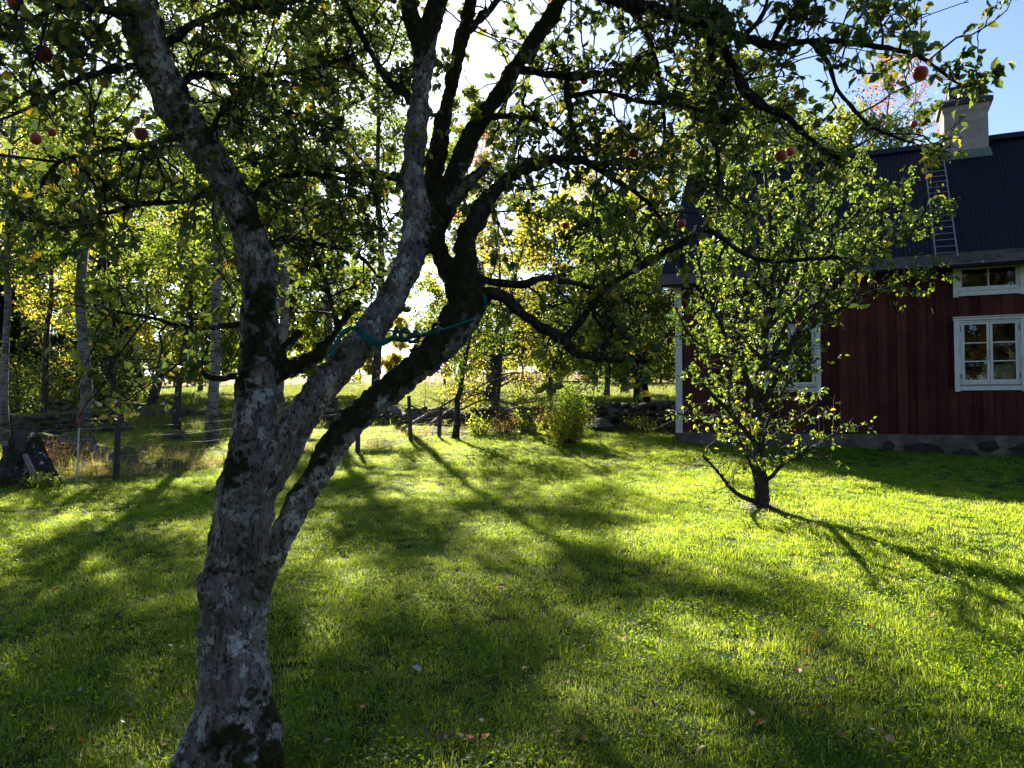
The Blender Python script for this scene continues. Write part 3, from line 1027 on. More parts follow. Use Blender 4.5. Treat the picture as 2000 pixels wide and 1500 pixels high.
for i, (px, D, h, w, lm, lab) in enumerate(((470, 35, 11.5, 3.6, 'dark_leaf', "dense green tree at the field edge behind the upright apple stem"), (610, 38, 9.8, 3.4, 'birch_leaf', "round green tree behind the gap between the apple stems"),
        (1075, 38, 9.6, 3.6, 'birch_leaf', "leafy green tree behind the sallow"), (905, 44, 17.5, 4.2, 'birch_leaf', "tall far tree seen between the dark upper apple stems"), (1185, 35, 9.4, 3.4, 'dark_leaf', "low dense tree behind the old forked apple tree"), (1520, 35, 13.6, 3.6, 'birch_leaf', "green tree rising behind the left half of the cottage roof"),
        (130, 44, 14.5, 4.3, 'birch_leaf', "broad tree deep in the left wood"), (390, 42, 14.2, 4.0, 'birch_leaf', "tall green tree behind the flecked birch"))):
    tree("broadleaf_tree", lab, gpos(px, D), 'grey_bark', lm, "trees behind the garden", h=h, r0=.13, cb=.10, cr=w, limbs=40, subs=6, leaf_n=17000, leaf=.16, seed=110 + i, droop=.15)
for i, (px, D, h) in enumerate(((-10, 27, 6.0), (38, 30, 6.8), (205, 33, 6.5))):
    tree("spruce_tree", ("dark spruce behind the birch at the left edge", "dark spruce between the two left birches", "small dark spruce behind the tilted tree")[i],
         gpos(px, D), 'grey_bark', 'needle', "spruces in the left wood", h=h, r0=.13, cb=.05, cr=2.0, limbs=60, subs=6, leaf_n=9000, leaf=.16, droop=.35, up=.1, prof='cone', seed=40 + i, spread=.12)

# middle distance
tree("sallow_tree", "bushy grey sallow with many thin stems growing at the stone wall", gpos(968, 21.8), 'grey_bark', 'gold_leaf', None,
     h=6.8, r0=.16, cb=.08, cr=2.7, limbs=70, subs=8, leaf_n=4800, leaf=.075, droop=.4, up=.5, stems=5, stem_spread=.9, seed=22, spread=.14)
tree("old_apple_tree", "old dark apple tree with forked trunk at the wall beside the cottage corner", gpos(1265, 20.5), 'dark_bark', 'dark_leaf', None,
     h=5.2, r0=.20, cb=.26, cr=2.6, limbs=36, subs=7, leaf_n=12000, leaf=.075, droop=.15, up=.55, stems=2, stem_spread=.7, seed=23, prof='flat', wander=.12)
tree("young_apple_tree", "small crooked fruit tree leaning right beside the fence posts", gpos(888, 16.9), 'dark_bark', 'pear_leaf', None,
     h=3.1, r0=.085, cb=.42, cr=1.05, limbs=16, subs=6, leaf_n=2200, leaf=.065, droop=.05, up=.6, seed=24, lean=(.55, 0), wander=.14)
tree("golden_birch", "tall yellow green birch rising behind the pear tree and the left end of the cottage", gpos(1420, 36), 'birch_bark', 'birch_leaf', None,
     h=17.3, r0=.24, cb=.10, cr=4.9, limbs=60, subs=8, leaf_n=24000, leaf=.152, droop=.25, seed=25)
tree("golden_birch", "thinner yellow green tree with its top left of the tall birch", gpos(1220, 40), 'birch_bark', 'gold_leaf', None,
     h=14.5, r0=.2, cb=.12, cr=4.0, limbs=46, subs=6, leaf_n=14000, leaf=.16, droop=.2, seed=26)
tree("maple_tree", "tree with thin reddish top standing behind the roof left of the chimney", gpos(1765, 29), 'grey_bark', 'red_leaf', None,
     h=13.3, r0=.16, cb=.5, cr=2.3, limbs=30, subs=5, leaf_n=1300, leaf=.11, seed=27, up=.9)
tree("maple_tree", "green and gold tree behind the roof under the red tree top", gpos(1690, 26), 'grey_bark', 'birch_leaf', None,
     h=10.2, r0=.15, cb=.3, cr=2.9, limbs=34, subs=6, leaf_n=9500, leaf=.12, seed=28, up=.6)
tree("rowan_tree", "slender rowan with sparse red leaves seen right of the leaning apple limb", gpos(955, 33), 'grey_bark', 'red_leaf', None,
     h=11.8, r0=.12, cb=.42, cr=1.7, limbs=34, subs=5, leaf_n=520, leaf=.12, seed=29, up=1.0)
tree("rowan_tree", "small red leaved rowan far out on the field behind the fruit tree", gpos(868, 60), 'grey_bark', 'red_leaf', None,
     h=4.6, r0=.12, cb=.15, cr=1.7, limbs=20, subs=4, leaf_n=1500, leaf=.25, seed=30)

# far edge of the field: every tree a thing, four crowns shared
LEAFMUL = 1.6
far_sets = []
for kind in range(5):
    kw = [dict(h=9, r0=.14, cb=.22, cr=2.2, limbs=26, subs=4, leaf_n=3600, leaf=.36, droop=.2, spread=.25),
          dict(h=10, r0=.16, cb=.06, cr=2.0, limbs=40, subs=4, leaf_n=3600, leaf=.38, droop=.35, up=.1, prof='cone', spread=.2),
          dict(h=6.5, r0=.14, cb=.10, cr=2.9, limbs=26, subs=4, leaf_n=3600, leaf=.40, droop=.1, spread=.3),
          dict(h=11, r0=.13, cb=.45, cr=1.8, limbs=24, subs=4, leaf_n=2400, leaf=.34, droop=.25, spread=.25),
          dict(h=4.0, r0=.1, cb=.05, cr=2.6, limbs=22, subs=4, leaf_n=3000, leaf=.36, droop=.1, spread=.3)][kind]
    mb, lv = grow(seed=60 + kind, sides=5, **kw)
    tm = mb.mesh("trunk", True); tm.materials.append(M['grey_bark'])
    cm = leaf_mesh("crown", *lv); cm.materials.append(M[('birch_leaf', 'needle', 'dark_leaf', 'gold_leaf', 'gold_leaf')[kind]])
    far_sets.append((tm, cm))
FARN = [("far_birch", "pale yellow green birch at the far edge of the field"), ("far_spruce", "dark pointed spruce at the far edge of the field"),
        ("far_broadleaf", "dark round tree at the far edge of the field"), ("far_aspen", "tall bare stemmed aspen at the far edge of the field"),
        ("far_bush", "low yellow bush at the far edge of the field")]
rf = np.random.default_rng(99)
gap_no = {}
def far_tree(px, D, kind, s, gap):
    nm, lab = FARN[kind]
    gap_no[gap] = gap_no.get(gap, 0) + 1
    order = ("first", "second", "third", "fourth", "fifth", "sixth", "seventh", "eighth", "ninth", "tenth", "eleventh", "twelfth", "thirteenth", "fourteenth", "fifteenth")[gap_no[gap] - 1]
    g = empty(nm, gpos(px, D), rf.uniform(0, 6.28), f"{lab}, {order} from the left {gap}", "tree", "trees at the far field edge")
    g.scale = (s * rf.uniform(.85, 1.2), s * rf.uniform(.85, 1.2), s)
    for n_, me, kd in (("trunk", far_sets[kind][0], None), ("crown", far_sets[kind][1], "stuff")):
        link(n_, me, g, kind=kd)
FARN = [("far_birch", "pale far birch"), ("far_spruce", "dark far spruce"), ("far_broadleaf", "round dark far tree"), ("far_aspen", "bare stemmed far aspen"), ("far_bush", "low far bush")]
WV, WF, WA, wc = [], [], [], 0
for px in np.arange(-60, 1340, 23):
    k = int(rf.choice((0, 1, 2, 3, 4), p=(.30, .16, .22, .14, .18)))
    if 1110 < px < 1340: k = int(rf.choice((1, 2, 2)))
    x, D = px + rf.uniform(-6, 6), rf.uniform(108, 122)
    sc = rf.uniform(.75, .95) if 690 < px < 930 else rf.uniform(.6, 1.0)
    if 660 <= px < 930: far_tree(x, D, k, sc, "under the rope")
    elif 1000 <= px < 1330: far_tree(x, D, k, sc, "between sallow and cottage")
    else:
        me = far_sets[k][1]; nvv = len(me.vertices); c = np.empty(nvv * 3, np.float32); me.vertices.foreach_get("co", c)
        f = np.empty(len(me.polygons) * 3, np.int32); me.polygons.foreach_get("vertices", f); a_ = np.empty(nvv, np.float32); me.attributes["var"].data.foreach_get("value", a_)
        WV.append(c.reshape(-1, 3) * sc + np.array(gpos(x, D))); WF.append(f.reshape(-1, 3) + wc); WA.append(a_); wc += nvv
o = link("far_wood", np_mesh("far_wood", np.concatenate(WV), np.concatenate(WF), {"var": np.concatenate(WA)}), None, M['birch_leaf'], kind="stuff")
tag(o, "far wood along the back of the field behind the left trees", "woods")
for px, D, k, s_, gap in ((1090, 66, 4, .8, "out on the field"), (1150, 62, 2, .62, "out on the field"), (1190, 60, 2, .66, "out on the field"), (1235, 63, 2, .62, "out on the field"), (1290, 60, 4, .9, "out on the field"),
                     (340, 58, 2, .6, "behind the left birches"), (380, 64, 4, .9, "behind the left birches"), (640, 70, 4, .8, "behind the middle stem")):
    far_tree(px, D, k, s_, gap)

# wood behind the viewer, mirrored in the window panes
n = 26000
a = rng.uniform(R(172), R(338), n)
rad = 15 + 3 * np.sin(a * 5) + rng.uniform(0, 5, n)
P = np.stack((rad * np.cos(a), rad * np.sin(a), rng.uniform(0, 1, n) ** .9 * (13 + 2.5 * np.sin(a * 9)) - 1), 1)
o = link("back_woods", leaf_mesh("back_woods", P, rand_dirs(n), rand_dirs(n), rng.uniform(.35, .8, n), rng.uniform(.25, .5, n), rng.uniform(0, 1, n)), None, M['back_leaf'], kind="stuff")
tag(o, "belt of trees behind the viewer mirrored in the cottage windows", "woods")

# ------------------------------------------------------------------ the lichened apple tree in front
APB = on_ground(452, 1496)
apple_tree = empty("apple_tree", APB, 0, "old lichen covered apple tree with forked trunk in the foreground, rope round its stem", "tree")
APB = np.array(APB)


def pl(lst, step=.02):
    """pixel polyline (px, py, width in px, depth) -> smooth 3D points and radii"""
    A = []
    for px, py, w, D in lst:
        A.append((*at(px, py, D), w / 2 / F_PX * D))
    C = catmull(A, step)
    return C[:, :3], np.maximum(C[:, 3], .0015)


STEMS = {
 'trunk': [(452, 1600, 205, 3.20), (454, 1530, 188, 3.21), (456, 1455, 162, 3.22), (458, 1385, 146, 3.24), (457, 1300, 133, 3.27), (456, 1200, 121, 3.30), (461, 1100, 116, 3.32), (476, 1000, 118, 3.35), (490, 930, 116, 3.37), (496, 860, 96, 3.40), (497, 790, 82, 3.42), (502, 700, 76, 3.45), (506, 600, 75, 3.5), (500, 510, 76, 3.5), (478, 430, 74, 3.48), (438, 350, 70, 3.45), (393, 285, 74, 3.4), (345, 210, 76, 3.35), (310, 140, 80, 3.3), (280, 60, 84, 3.2), (265, -40, 80, 3.1), (250, -160, 70, 3.0)],
 'mid': [(474, 1010, 78, 3.36), (520, 928, 82, 3.36), (566, 855, 72, 3.38), (625, 762, 68, 3.42), (713, 662, 71, 3.5), (764, 583, 70, 3.58), (803, 500, 76, 3.65), (816, 430, 74, 3.7), (806, 350, 66, 3.72), (813, 260, 60, 3.75), (820, 180, 58, 3.78), (830, 100, 60, 3.8), (846, 30, 62, 3.82), (868, -60, 55, 3.85), (880, -170, 45, 3.9)],
 'fork': [(826, 120, 44, 3.78), (806, 45, 44, 3.75), (788, -50, 40, 3.7), (775, -160, 34, 3.6)],
 'second': [(822, 450, 66, 3.75), (846, 350, 46, 3.88), (858, 280, 42, 3.95), (868, 225, 38, 4.05), (882, 160, 36, 4.1), (900, 80, 36, 4.2), (918, 10, 34, 4.3), (925, -90, 30, 4.4)],
 'third': [(828, 460, 80, 3.70), (868, 395, 66, 3.78), (900, 310, 50, 3.85), (935, 240, 46, 3.9), (970, 190, 44, 3.9), (1012, 125, 43, 3.95), (1050, 70, 42, 4.0), (1085, 15, 44, 4.0), (1112, -50, 40, 4.0), (1140, -140, 30, 4.0)],
 'stub': [(868, 405, 40, 3.75), (910, 362, 36, 3.68), (957, 320, 30, 3.6)],
 'right': [(500, 1190, 44, 3.28), (522, 1115, 48, 3.22), (556, 1038, 54, 3.18), (606, 947, 56, 3.17), (663, 856, 56, 3.18), (715, 797, 60, 3.22), (776, 750, 62, 3.28), (838, 692, 68, 3.35), (888, 640, 82, 3.42), (915, 590, 78, 3.5), (908, 535, 56, 3.55), (908, 480, 44, 3.6), (914, 440, 42, 3.62)],
 'right_up': [(905, 590, 56, 3.5), (880, 535, 42, 3.6), (860, 495, 38, 3.65), (848, 450, 42, 3.7)],
 'left_limb': [(505, 745, 50, 3.45), (545, 726, 46, 3.5), (585, 712, 44, 3.55), (625, 690, 34, 3.62), (665, 634, 22, 3.75), (700, 588, 18, 3.85)],
 'left_stub': [(520, 715, 36, 3.45), (556, 682, 32, 3.52), (588, 644, 27, 3.6)],
 'burl1': [(505, 1400, 60, 3.22), (525, 1420, 55, 3.2), (515, 1460, 50, 3.2)],
 'burl2': [(410, 1190, 40, 3.24), (404, 1150, 40, 3.2), (412, 1110, 30, 3.22)],
 'root1': [(408, 1400, 60, 3.2), (380, 1475, 64, 3.16), (345, 1560, 60, 3.08), (310, 1640, 50, 3.0)],
 'root3': [(470, 1420, 60, 3.14), (470, 1490, 66, 3.08), (462, 1580, 60, 2.98), (455, 1680, 50, 2.85)],
 'root2': [(505, 1440, 60, 3.18), (530, 1505, 60, 3.14), (560, 1580, 54, 3.06), (600, 1650, 44, 3.0)],
}
for k, f0, f1 in (('mid', 1.0, .70), ('second', .9, .75), ('third', .85, .74), ('fork', .8, .75), ('left_stub', .7, .7), ('left_limb', .85, .85), ('trunk', 1.0, .92), ('stub', .85, .8), ('right', .97, .9)):
    n = len(STEMS[k])
    STEMS[k] = [(x, y, w * (f0 + (f1 - f0) * min(1, 1.6 * i / (n - 1))), D) for i, (x, y, w, D) in enumerate(STEMS[k])]
mb = MB()
for k, lst in STEMS.items():
    p, r = pl(lst, .03)
    mb.tube(p, r, 16, .05)
tmp = mb.build("trunk_rough", None)
md = tmp.modifiers.new("remesh", 'REMESH'); md.mode = 'VOXEL'; md.voxel_size = .0105; md.use_smooth_shade = True
bpy.context.view_layer.update()
dg = bpy.context.evaluated_depsgraph_get()
me = bpy.data.meshes.new_from_object(tmp.evaluated_get(dg))
bpy.data.objects.remove(tmp)
nv = len(me.vertices)
co = np.empty(nv * 3, np.float32); me.vertices.foreach_get("co", co); co = co.reshape(-1, 3)
no = np.empty(nv * 3, np.float32); me.vertices.foreach_get("normal", no); no = no.reshape(-1, 3)
# relax the voxel steps a little, then bark relief
ed = np.empty(len(me.edges) * 2, np.int32); me.edges.foreach_get("vertices", ed); ed = ed.reshape(-1, 2)
deg = np.bincount(ed.ravel(), minlength=nv).astype(np.float32)[:, None]
for _ in range(6):
    acc = np.zeros_like(co)
    for q in range(3):
        acc[:, q] = np.bincount(ed[:, 0], co[ed[:, 1], q], nv) + np.bincount(ed[:, 1], co[ed[:, 0], q], nv)
    co = co * .45 + acc / np.maximum(deg, 1) * .55
d = np.empty(nv, np.float32)
for i in range(nv):
    v = Vector((float(co[i, 0]), float(co[i, 1]), float(co[i, 2])))
    a = mnoise.noise(v * 7.0)
    b = mnoise.noise(Vector((v.x * 34, v.y * 34, v.z * 13)))
    c = mnoise.noise(v * 70)
    d[i] = .013 * a + .011 * (abs(b) * 2 - .5) + .0035 * c
co += no * d[:, None]
co -= APB.astype(np.float32)
MOSSY = {'trunk': [0, .05, .15, .35, .55, .5, .45, .55, .75], 'mid': [.1, .2, .1, .1, .35, .75, .9], 'fork': [.8, .9], 'second': [.8, .95], 'third': [.75, .95], 'stub': [.7, .2],
         'right': [0, .25, .55, .8, .75, .8], 'right_up': [.8, .8], 'left_limb': [.8, .9], 'left_stub': [.7, .6], 'burl1': [.3, .4], 'burl2': [.2, .2], 'root1': [.2, .5], 'root3': [.3, .6], 'root2': [.5, .5]}
from mathutils.kdtree import KDTree
kp, kv = [], []
for k, lst in STEMS.items():
    p, r = pl(lst, .05)
    kp.append(p - APB); kv.append(np.interp(np.linspace(0, 1, len(p)), np.linspace(0, 1, len(MOSSY[k])), MOSSY[k]))
kp = np.concatenate(kp); kv = np.concatenate(kv); kd = KDTree(len(kp))
for i, p in enumerate(kp): kd.insert(p, i)
kd.balance()
moss = np.array([sum(kv[h[1]] for h in kd.find_n(c, 3)) / 3 for c in co], np.float32)
ma = me.attributes.new("moss", 'FLOAT', 'POINT'); ma.data.foreach_set("value", moss)
me.vertices.foreach_set("co", co.ravel())
me.polygons.foreach_set("use_smooth", np.ones(len(me.polygons), dtype=bool))
me.update(); me.name = "trunk"
link("trunk", me, apple_tree, M['apple_bark'])

BR = {
 'Bx': ([(918, 592, 50, 3.5), (945, 573, 37, 3.5), (970, 571, 28, 3.5), (1000, 585, 25, 3.5), (1035, 616, 24, 3.5), (1070, 644, 23, 3.48), (1101, 665, 23, 3.45), (1125, 687, 19, 3.45), (1157, 697, 16, 3.4), (1210, 704, 13, 3.4), (1262, 707, 9, 3.35)], .35),
 'C': ([(1098, 664, 15, 3.45), (1140, 613, 16, 3.5), (1175, 574, 16, 3.55), (1210, 546, 17, 3.6), (1262, 515, 18, 3.6), (1310, 490, 18, 3.6), (1350, 468, 17, 3.6), (1375, 447, 14, 3.55), (1420, 475, 12, 3.5), (1460, 497, 11, 3.5), (1510, 507, 10, 3.45), (1580, 505, 9, 3.4), (1650, 503, 7, 3.4)], .5),
 'Dx': ([(920, 540, 30, 3.55), (965, 553, 23, 3.55), (1017, 553, 19, 3.55), (1063, 543, 16, 3.55), (1122, 553, 14, 3.55), (1171, 568, 12, 3.55)], .3),
 'right_end': ([(914, 445, 42, 3.62), (935, 415, 44, 3.65), (965, 378, 38, 3.7), (1007, 345, 30, 3.75), (1070, 325, 25, 3.8), (1140, 318, 20, 3.85), (1190, 325, 12, 3.85)], .8),
 'top': ([(1100, -30, 44, 4.0), (1150, -30, 38, 4.0), (1230, 5, 36, 3.9), (1300, 28, 32, 3.8), (1370, 52, 28, 3.7), (1440, 77, 24, 3.6), (1510, 87, 20, 3.5), (1580, 75, 17, 3.45), (1650, 84, 14, 3.4), (1755, 98, 11, 3.3), (1790, 106, 10, 3.25), (1842, 140, 8, 3.2), (1867, 161, 6, 3.2), (1885, 172, 4, 3.2)], 1.0),
 'E': ([(1400, 62, 22, 3.66), (1440, 130, 20, 3.6), (1468, 182, 19, 3.55), (1500, 212, 17, 3.5), (1545, 238, 16, 3.5), (1597, 280, 14, 3.5), (1650, 311, 9, 3.5)], .9),
 'F': ([(1575, 76, 12, 3.45), (1615, 118, 11, 3.4), (1632, 168, 10, 3.4), (1667, 210, 9, 3.4), (1702, 245, 8, 3.4), (1790, 283, 5, 3.35), (1850, 300, 3, 3.3)], .8),
 'G': ([(1388, 55, 18, 3.7), (1392, 150, 19, 3.75), (1395, 245, 17, 3.8), (1408, 310, 13, 3.8), (1400, 380, 8, 3.8)], .9),
 'H': ([(1012, 130, 24, 3.95), (1060, 140, 19, 3.9), (1105, 147, 19, 3.9), (1175, 140, 17, 3.85), (1245, 113, 14, 3.8), (1320, 72, 10, 3.8), (1380, 20, 7, 3.8)], .9),
 'I': ([(1105, 147, 16, 3.9), (1115, 200, 16, 3.9), (1119, 260, 14, 3.9), (1132, 320, 13, 3.85)], .6),
 'J': ([(1112, 185, 12, 3.9), (1175, 176, 12, 3.8), (1262, 198, 10, 3.7), (1346, 212, 7, 3.6), (1420, 240, 5, 3.6)], 1.0),
 'K': ([(1052, 60, 20, 4.0), (1030, 150, 10, 4.3), (1010, 260, 9, 4.5), (1000, 350, 7, 4.6)], .8),
 'L1': ([(393, 285, 24, 3.4), (340, 272, 19, 3.3), (280, 282, 15, 3.2), (225, 288, 13, 3.2), (175, 297, 12, 3.1), (130, 312, 10, 3.1), (100, 335, 8, 3.1), (84, 362, 6, 3.1)], .9),
 'L2': ([(312, 145, 26, 3.3), (260, 130, 20, 3.2), (190, 140, 15, 3.1), (120, 170, 11, 3.0), (50, 215, 8, 2.95), (-10, 240, 5, 2.9)], 1.1),
 'L3': ([(280, 60, 26, 3.2), (210, 20, 20, 3.1), (130, 15, 15, 3.0), (60, 40, 11, 2.9), (-10, 50, 8, 2.8)], 1.2),
 'L4': ([(400, 292, 20, 3.4), (438, 216, 15, 3.5), (475, 172, 14, 3.6), (530, 148, 13, 3.7), (600, 130, 11, 3.8), (690, 105, 8, 3.9)], 1.0),
 'L5': ([(330, 165, 22, 3.3), (385, 140, 16, 3.4), (434, 152, 14, 3.5), (507, 196, 13, 3.6), (574, 224, 10, 3.7), (650, 250, 7, 3.8)], 1.0),
 'L6': ([(478, 430, 26, 3.5), (520, 360, 16, 3.65), (580, 335, 14, 3.8), (660, 345, 12, 3.9), (740, 370, 9, 4.0)], 1.0),
 'L7': ([(802, 380, 26, 3.72), (770, 350, 18, 3.8), (700, 340, 15, 3.9), (620, 320, 12, 4.0), (560, 280, 9, 4.1)], .9),
 'L8': ([(462, 735, 20, 3.42), (410, 735, 10, 3.3), (370, 700, 7, 3.2)], .5),
 'L9': ([(472, 640, 20, 3.45), (400, 645, 12, 3.3), (345, 632, 10, 3.2), (290, 615, 8, 3.1), (200, 600, 5, 3.0)], .7),
 'L10': ([(300, 110, 30, 3.25), (360, 60, 22, 3.35), (430, 30, 18, 3.5), (520, 10, 14, 3.6), (620, -20, 10, 3.7)], 1.0),
 'L11': ([(430, 345, 22, 3.45), (360, 390, 15, 3.3), (280, 400, 12, 3.2), (200, 420, 10, 3.1), (110, 440, 7, 3.0), (40, 430, 4, 2.9)], .9),
 'L12': ([(500, 500, 22, 3.5), (560, 470, 14, 3.7), (630, 480, 12, 3.9), (700, 500, 9, 4.0), (740, 540, 6, 4.0)], .8),
 'L13': ([(665, 634, 14, 3.75), (640, 560, 12, 3.9), (610, 480, 10, 4.0), (590, 400, 8, 4.1)], .8),
 'L14': ([(812, 200, 24, 3.78), (760, 150, 18, 3.9), (700, 60, 14, 4.0), (660, -30, 10, 4.0)], .9),
 'R1': ([(905, 70, 22, 4.2), (960, 20, 16, 4.3), (1000, -40, 12, 4.3)], .8),
 'R2': ([(940, 235, 20, 3.9), (1000, 225, 13, 4.1), (1060, 240, 11, 4.2), (1110, 275, 8, 4.3)], .9),
 'R3': ([(1230, 5, 24, 3.9), (1270, 90, 16, 4.1), (1290, 180, 12, 4.2), (1300, 260, 9, 4.3), (1280, 340, 6, 4.3)], .9),
 'R4': ([(1510, 87, 14, 3.5), (1540, 30, 11, 3.5), (1600, -10, 8, 3.4), (1650, -40, 5, 3.4)], 1.1),
 'R5': ([(1450, 80, 15, 3.6), (1490, 20, 12, 3.6), (1500, -40, 8, 3.6)], 1.0),
 'R6': ([(1650, 84, 8, 3.4), (1670, 40, 6, 3.4), (1700, 10, 4, 3.35)], 1.2),
 'R7': ([(1755, 98, 6, 3.3), (1775, 50, 4, 3.3), (1800, 28, 3, 3.3)], 1.2),
 'R8': ([(1300, 28, 18, 3.8), (1350, -10, 14, 3.8), (1420, -40, 10, 3.8)], 1.0),
 'R9': ([(1140, 318, 14, 3.85), (1200, 350, 11, 3.9), (1260, 390, 9, 4.0), (1300, 440, 6, 4.0)], .9),
 'R10': ([(1157, 697, 10, 3.4), (1190, 660, 8, 3.45), (1225, 640, 6, 3.5)], .6),
 'R11': ([(1175, 574, 10, 3.55), (1160, 620, 8, 3.5), (1200, 660, 6, 3.5)], .5),
}
TW = MB()
LP, LD, LS, LV = [], [], [], []
rt = np.random.default_rng(5)


def rosette(p, d, k, scale=1.0):
    for _ in range(k):
        dd = norm(d * .5 + rt.normal(0, .75, 3) + np.array((0, 0, .05)))
        LP.append(p + rt.normal(0, .006, 3)); LD.append(dd); LS.append(rt.uniform(.030, .060) * scale); LV.append(rt.uniform(0, 1) ** 1.15)


def shoot(p0, d, ln, r0, leafy, level):
    m = 7; ss = np.linspace(0, 1, m)
    tp = p0 + np.outer(ss * ln, d) + np.cumsum(rt.normal(0, .052 * ln, (m, 3)), 0) * np.minimum(1, ss * 3)[:, None]
    tp[:, 2] -= .10 * ln * ss ** 2
    TW.tube(tp - APB, r0 * (1 - ss * .6), 4 if level == 0 else 3, .15, cap=False, r=rt)
    bare = rt.uniform() < .22
    for z in np.arange(.15, 1.01, .062 / ln):
        b = np.array([np.interp(z, ss, tp[:, q]) for q in range(3)])
        sd = norm(rt.normal(size=3) + np.array((0, 0, .35)))
        sl = rt.uniform(.008, .045)
        if sl > .018: TW.tube(np.stack((b, b + sd * sl)) - APB, [.0026, .0018], 3, 0, cap=False, r=rt)
        if not bare and rt.uniform() < .62 * leafy: rosette(b + sd * sl, sd, int(rt.integers(1, 6)))
    if leafy > .3 and not bare: rosette(tp[-1], d, int(rt.integers(2, 6)))
    if level == 0:
        for _ in range(int(rt.integers(1, 4))):
            z = rt.uniform(.25, .95); b = np.array([np.interp(z, ss, tp[:, q]) for q in range(3)])
            shoot(b, norm(d * .5 + rt.normal(0, .75, 3)), ln * rt.uniform(.25, .6), r0 * .6, leafy, 1)


def sprout(p, r, dens, lmin=.10, lmax=.46, step=.085, leafy=1.0):
    seg = np.linalg.norm(np.diff(p, axis=0), axis=1); s = np.concatenate(([0], np.cumsum(seg)))
    x = rt.uniform(.03, step)
    T = norm(np.gradient(p, axis=0))
    while x < s[-1]:
        i = min(len(p) - 1, int(np.searchsorted(s, x)))
        if r[i] < .05:
            side = norm(np.cross(T[i], rt.normal(size=3)))
            d = norm(side + T[i] * rt.uniform(0, .8) + np.array((0, 0, rt.uniform(-.5, .6))))
            shoot(p[i], d, rt.uniform(lmin, lmax), min(.0056, r[i] * .7), leafy, 0)
        x += rt.uniform(.6, 1.4) * step / max(dens, .1)


for k, (lst, dens) in BR.items():
    p, r = pl(lst, .025)
    r = r * np.interp(r, (.008, .03, .06), (.85, .78, .9))
    # knotty, wandering wood
    wob = np.stack([np.convolve(rt.normal(0, 1, len(p) + 8), np.ones(9) / 9, 'valid') for _ in range(3)], 1)
    p = p + wob * np.clip(r * 1.5, .012, .030)[:, None]
    bump_r = r * (1 + .22 * np.convolve(rt.normal(0, 1, len(p) + 2), np.ones(3) / 3, 'valid'))
    b = MB(); b.tube(p - APB, np.maximum(bump_r, .0015), 9, .14, r=rt)
    b.build("branch", M['dark_bark'], apple_tree, smooth=True)
    sprout(p, r, dens * (2.8 if k[0] == 'L' else .9 if k in ('F', 'R6', 'R7') else 1.6 if k in ('top', 'E', 'R4', 'R5', 'R8') else 2.3), leafy=.45 if k in ('Bx', 'C', 'Dx', 'R10', 'R11') else 1.0)
    if r[-1] > .001: sprout(p[-6:], r[-6:], 3, .06, .16, leafy=1.2)
for k in ('second', 'third', 'fork', 'right_up'):
    p, r = pl(STEMS[k], .025)
    sprout(p[len(p) // 3:], np.minimum(r[len(p) // 3:], .045), .35, .1, .3)
# the crown goes on above the view
for k, cnt in (('trunk', 7), ('mid', 7), ('fork', 5), ('second', 4), ('third', 7)):
    e = pl(STEMS[k], .05)[0][-1]
    for q in range(cnt):
        a = rt.uniform(0, 6.28); t = e + np.array((math.cos(a) * rt.uniform(.6, 1.9), math.sin(a) * rt.uniform(.5, 1.7), rt.uniform(.35, 1.2)))
        P = catmull(np.stack((e - np.array((0, 0, .05)), (e * .6 + t * .4) + rt.normal(0, .12, 3), t)), .03)
        r = np.linspace(.032, .007, len(P)); b = MB(); b.tube(P - APB, r, 7, .1, r=rt); b.build("branch", M['dark_bark'], apple_tree, smooth=True)
        sprout(P, r, .9, .2, .6)
link("twigs", TW.mesh("twigs", True), apple_tree, M['twig'], kind="stuff")



def place_leaves(owner, base, P, D, S, V, fine_name, mat_one, mat_many, wk, count=300, r=rt, margin=0):
    """the leaves that show largest become objects, the rest one mesh"""
    Nn = norm(r.normal(0, .7, (len(P), 3)) + np.array((0, 0, .6)))
    W = S * r.uniform(*wk, len(P))
    px, py, dep = project(P + D * S[:, None] * .5)
    inside = (px > -margin) & (px < 2000 + margin) & (py > 0) & (py < 1500)
    area = S / dep * np.abs(np.einsum('ij,ij->i', Nn, norm(P - np.array((0, 0, EYE))))).clip(.3)
    area = np.where(inside, area, 0)
    order = np.argsort(-area)
    one = order[:count]; rest = order[count:]
    meshes = []
    for q in range(4):
        me = leaf_mesh(fine_name, np.zeros((1, 3)), np.array([[1.0, 0, 0]]), np.array([[0, 0, 1.0]]), np.ones(1), np.array([r.uniform(*wk)]), np.zeros(1), True)
        me.materials.append(mat_one); meshes.append(me)
    for i in one:
        o = link(fine_name, meshes[i % 4], owner)
        dx = D[i]; sd = norm(np.cross(dx, Nn[i])); uu = np.cross(sd, dx)
        m = Matrix((dx, -sd, uu)).transposed().to_4x4()
        for q in range(3):
            for c in range(3): m[q][c] *= S[i]
        m.translation = Vector(P[i] - base)
        o.matrix_local = m
    link("foliage", leaf_mesh("foliage", P[rest] - base, D[rest], Nn[rest], S[rest], W[rest], V[rest], True), owner, mat_many, kind="stuff")



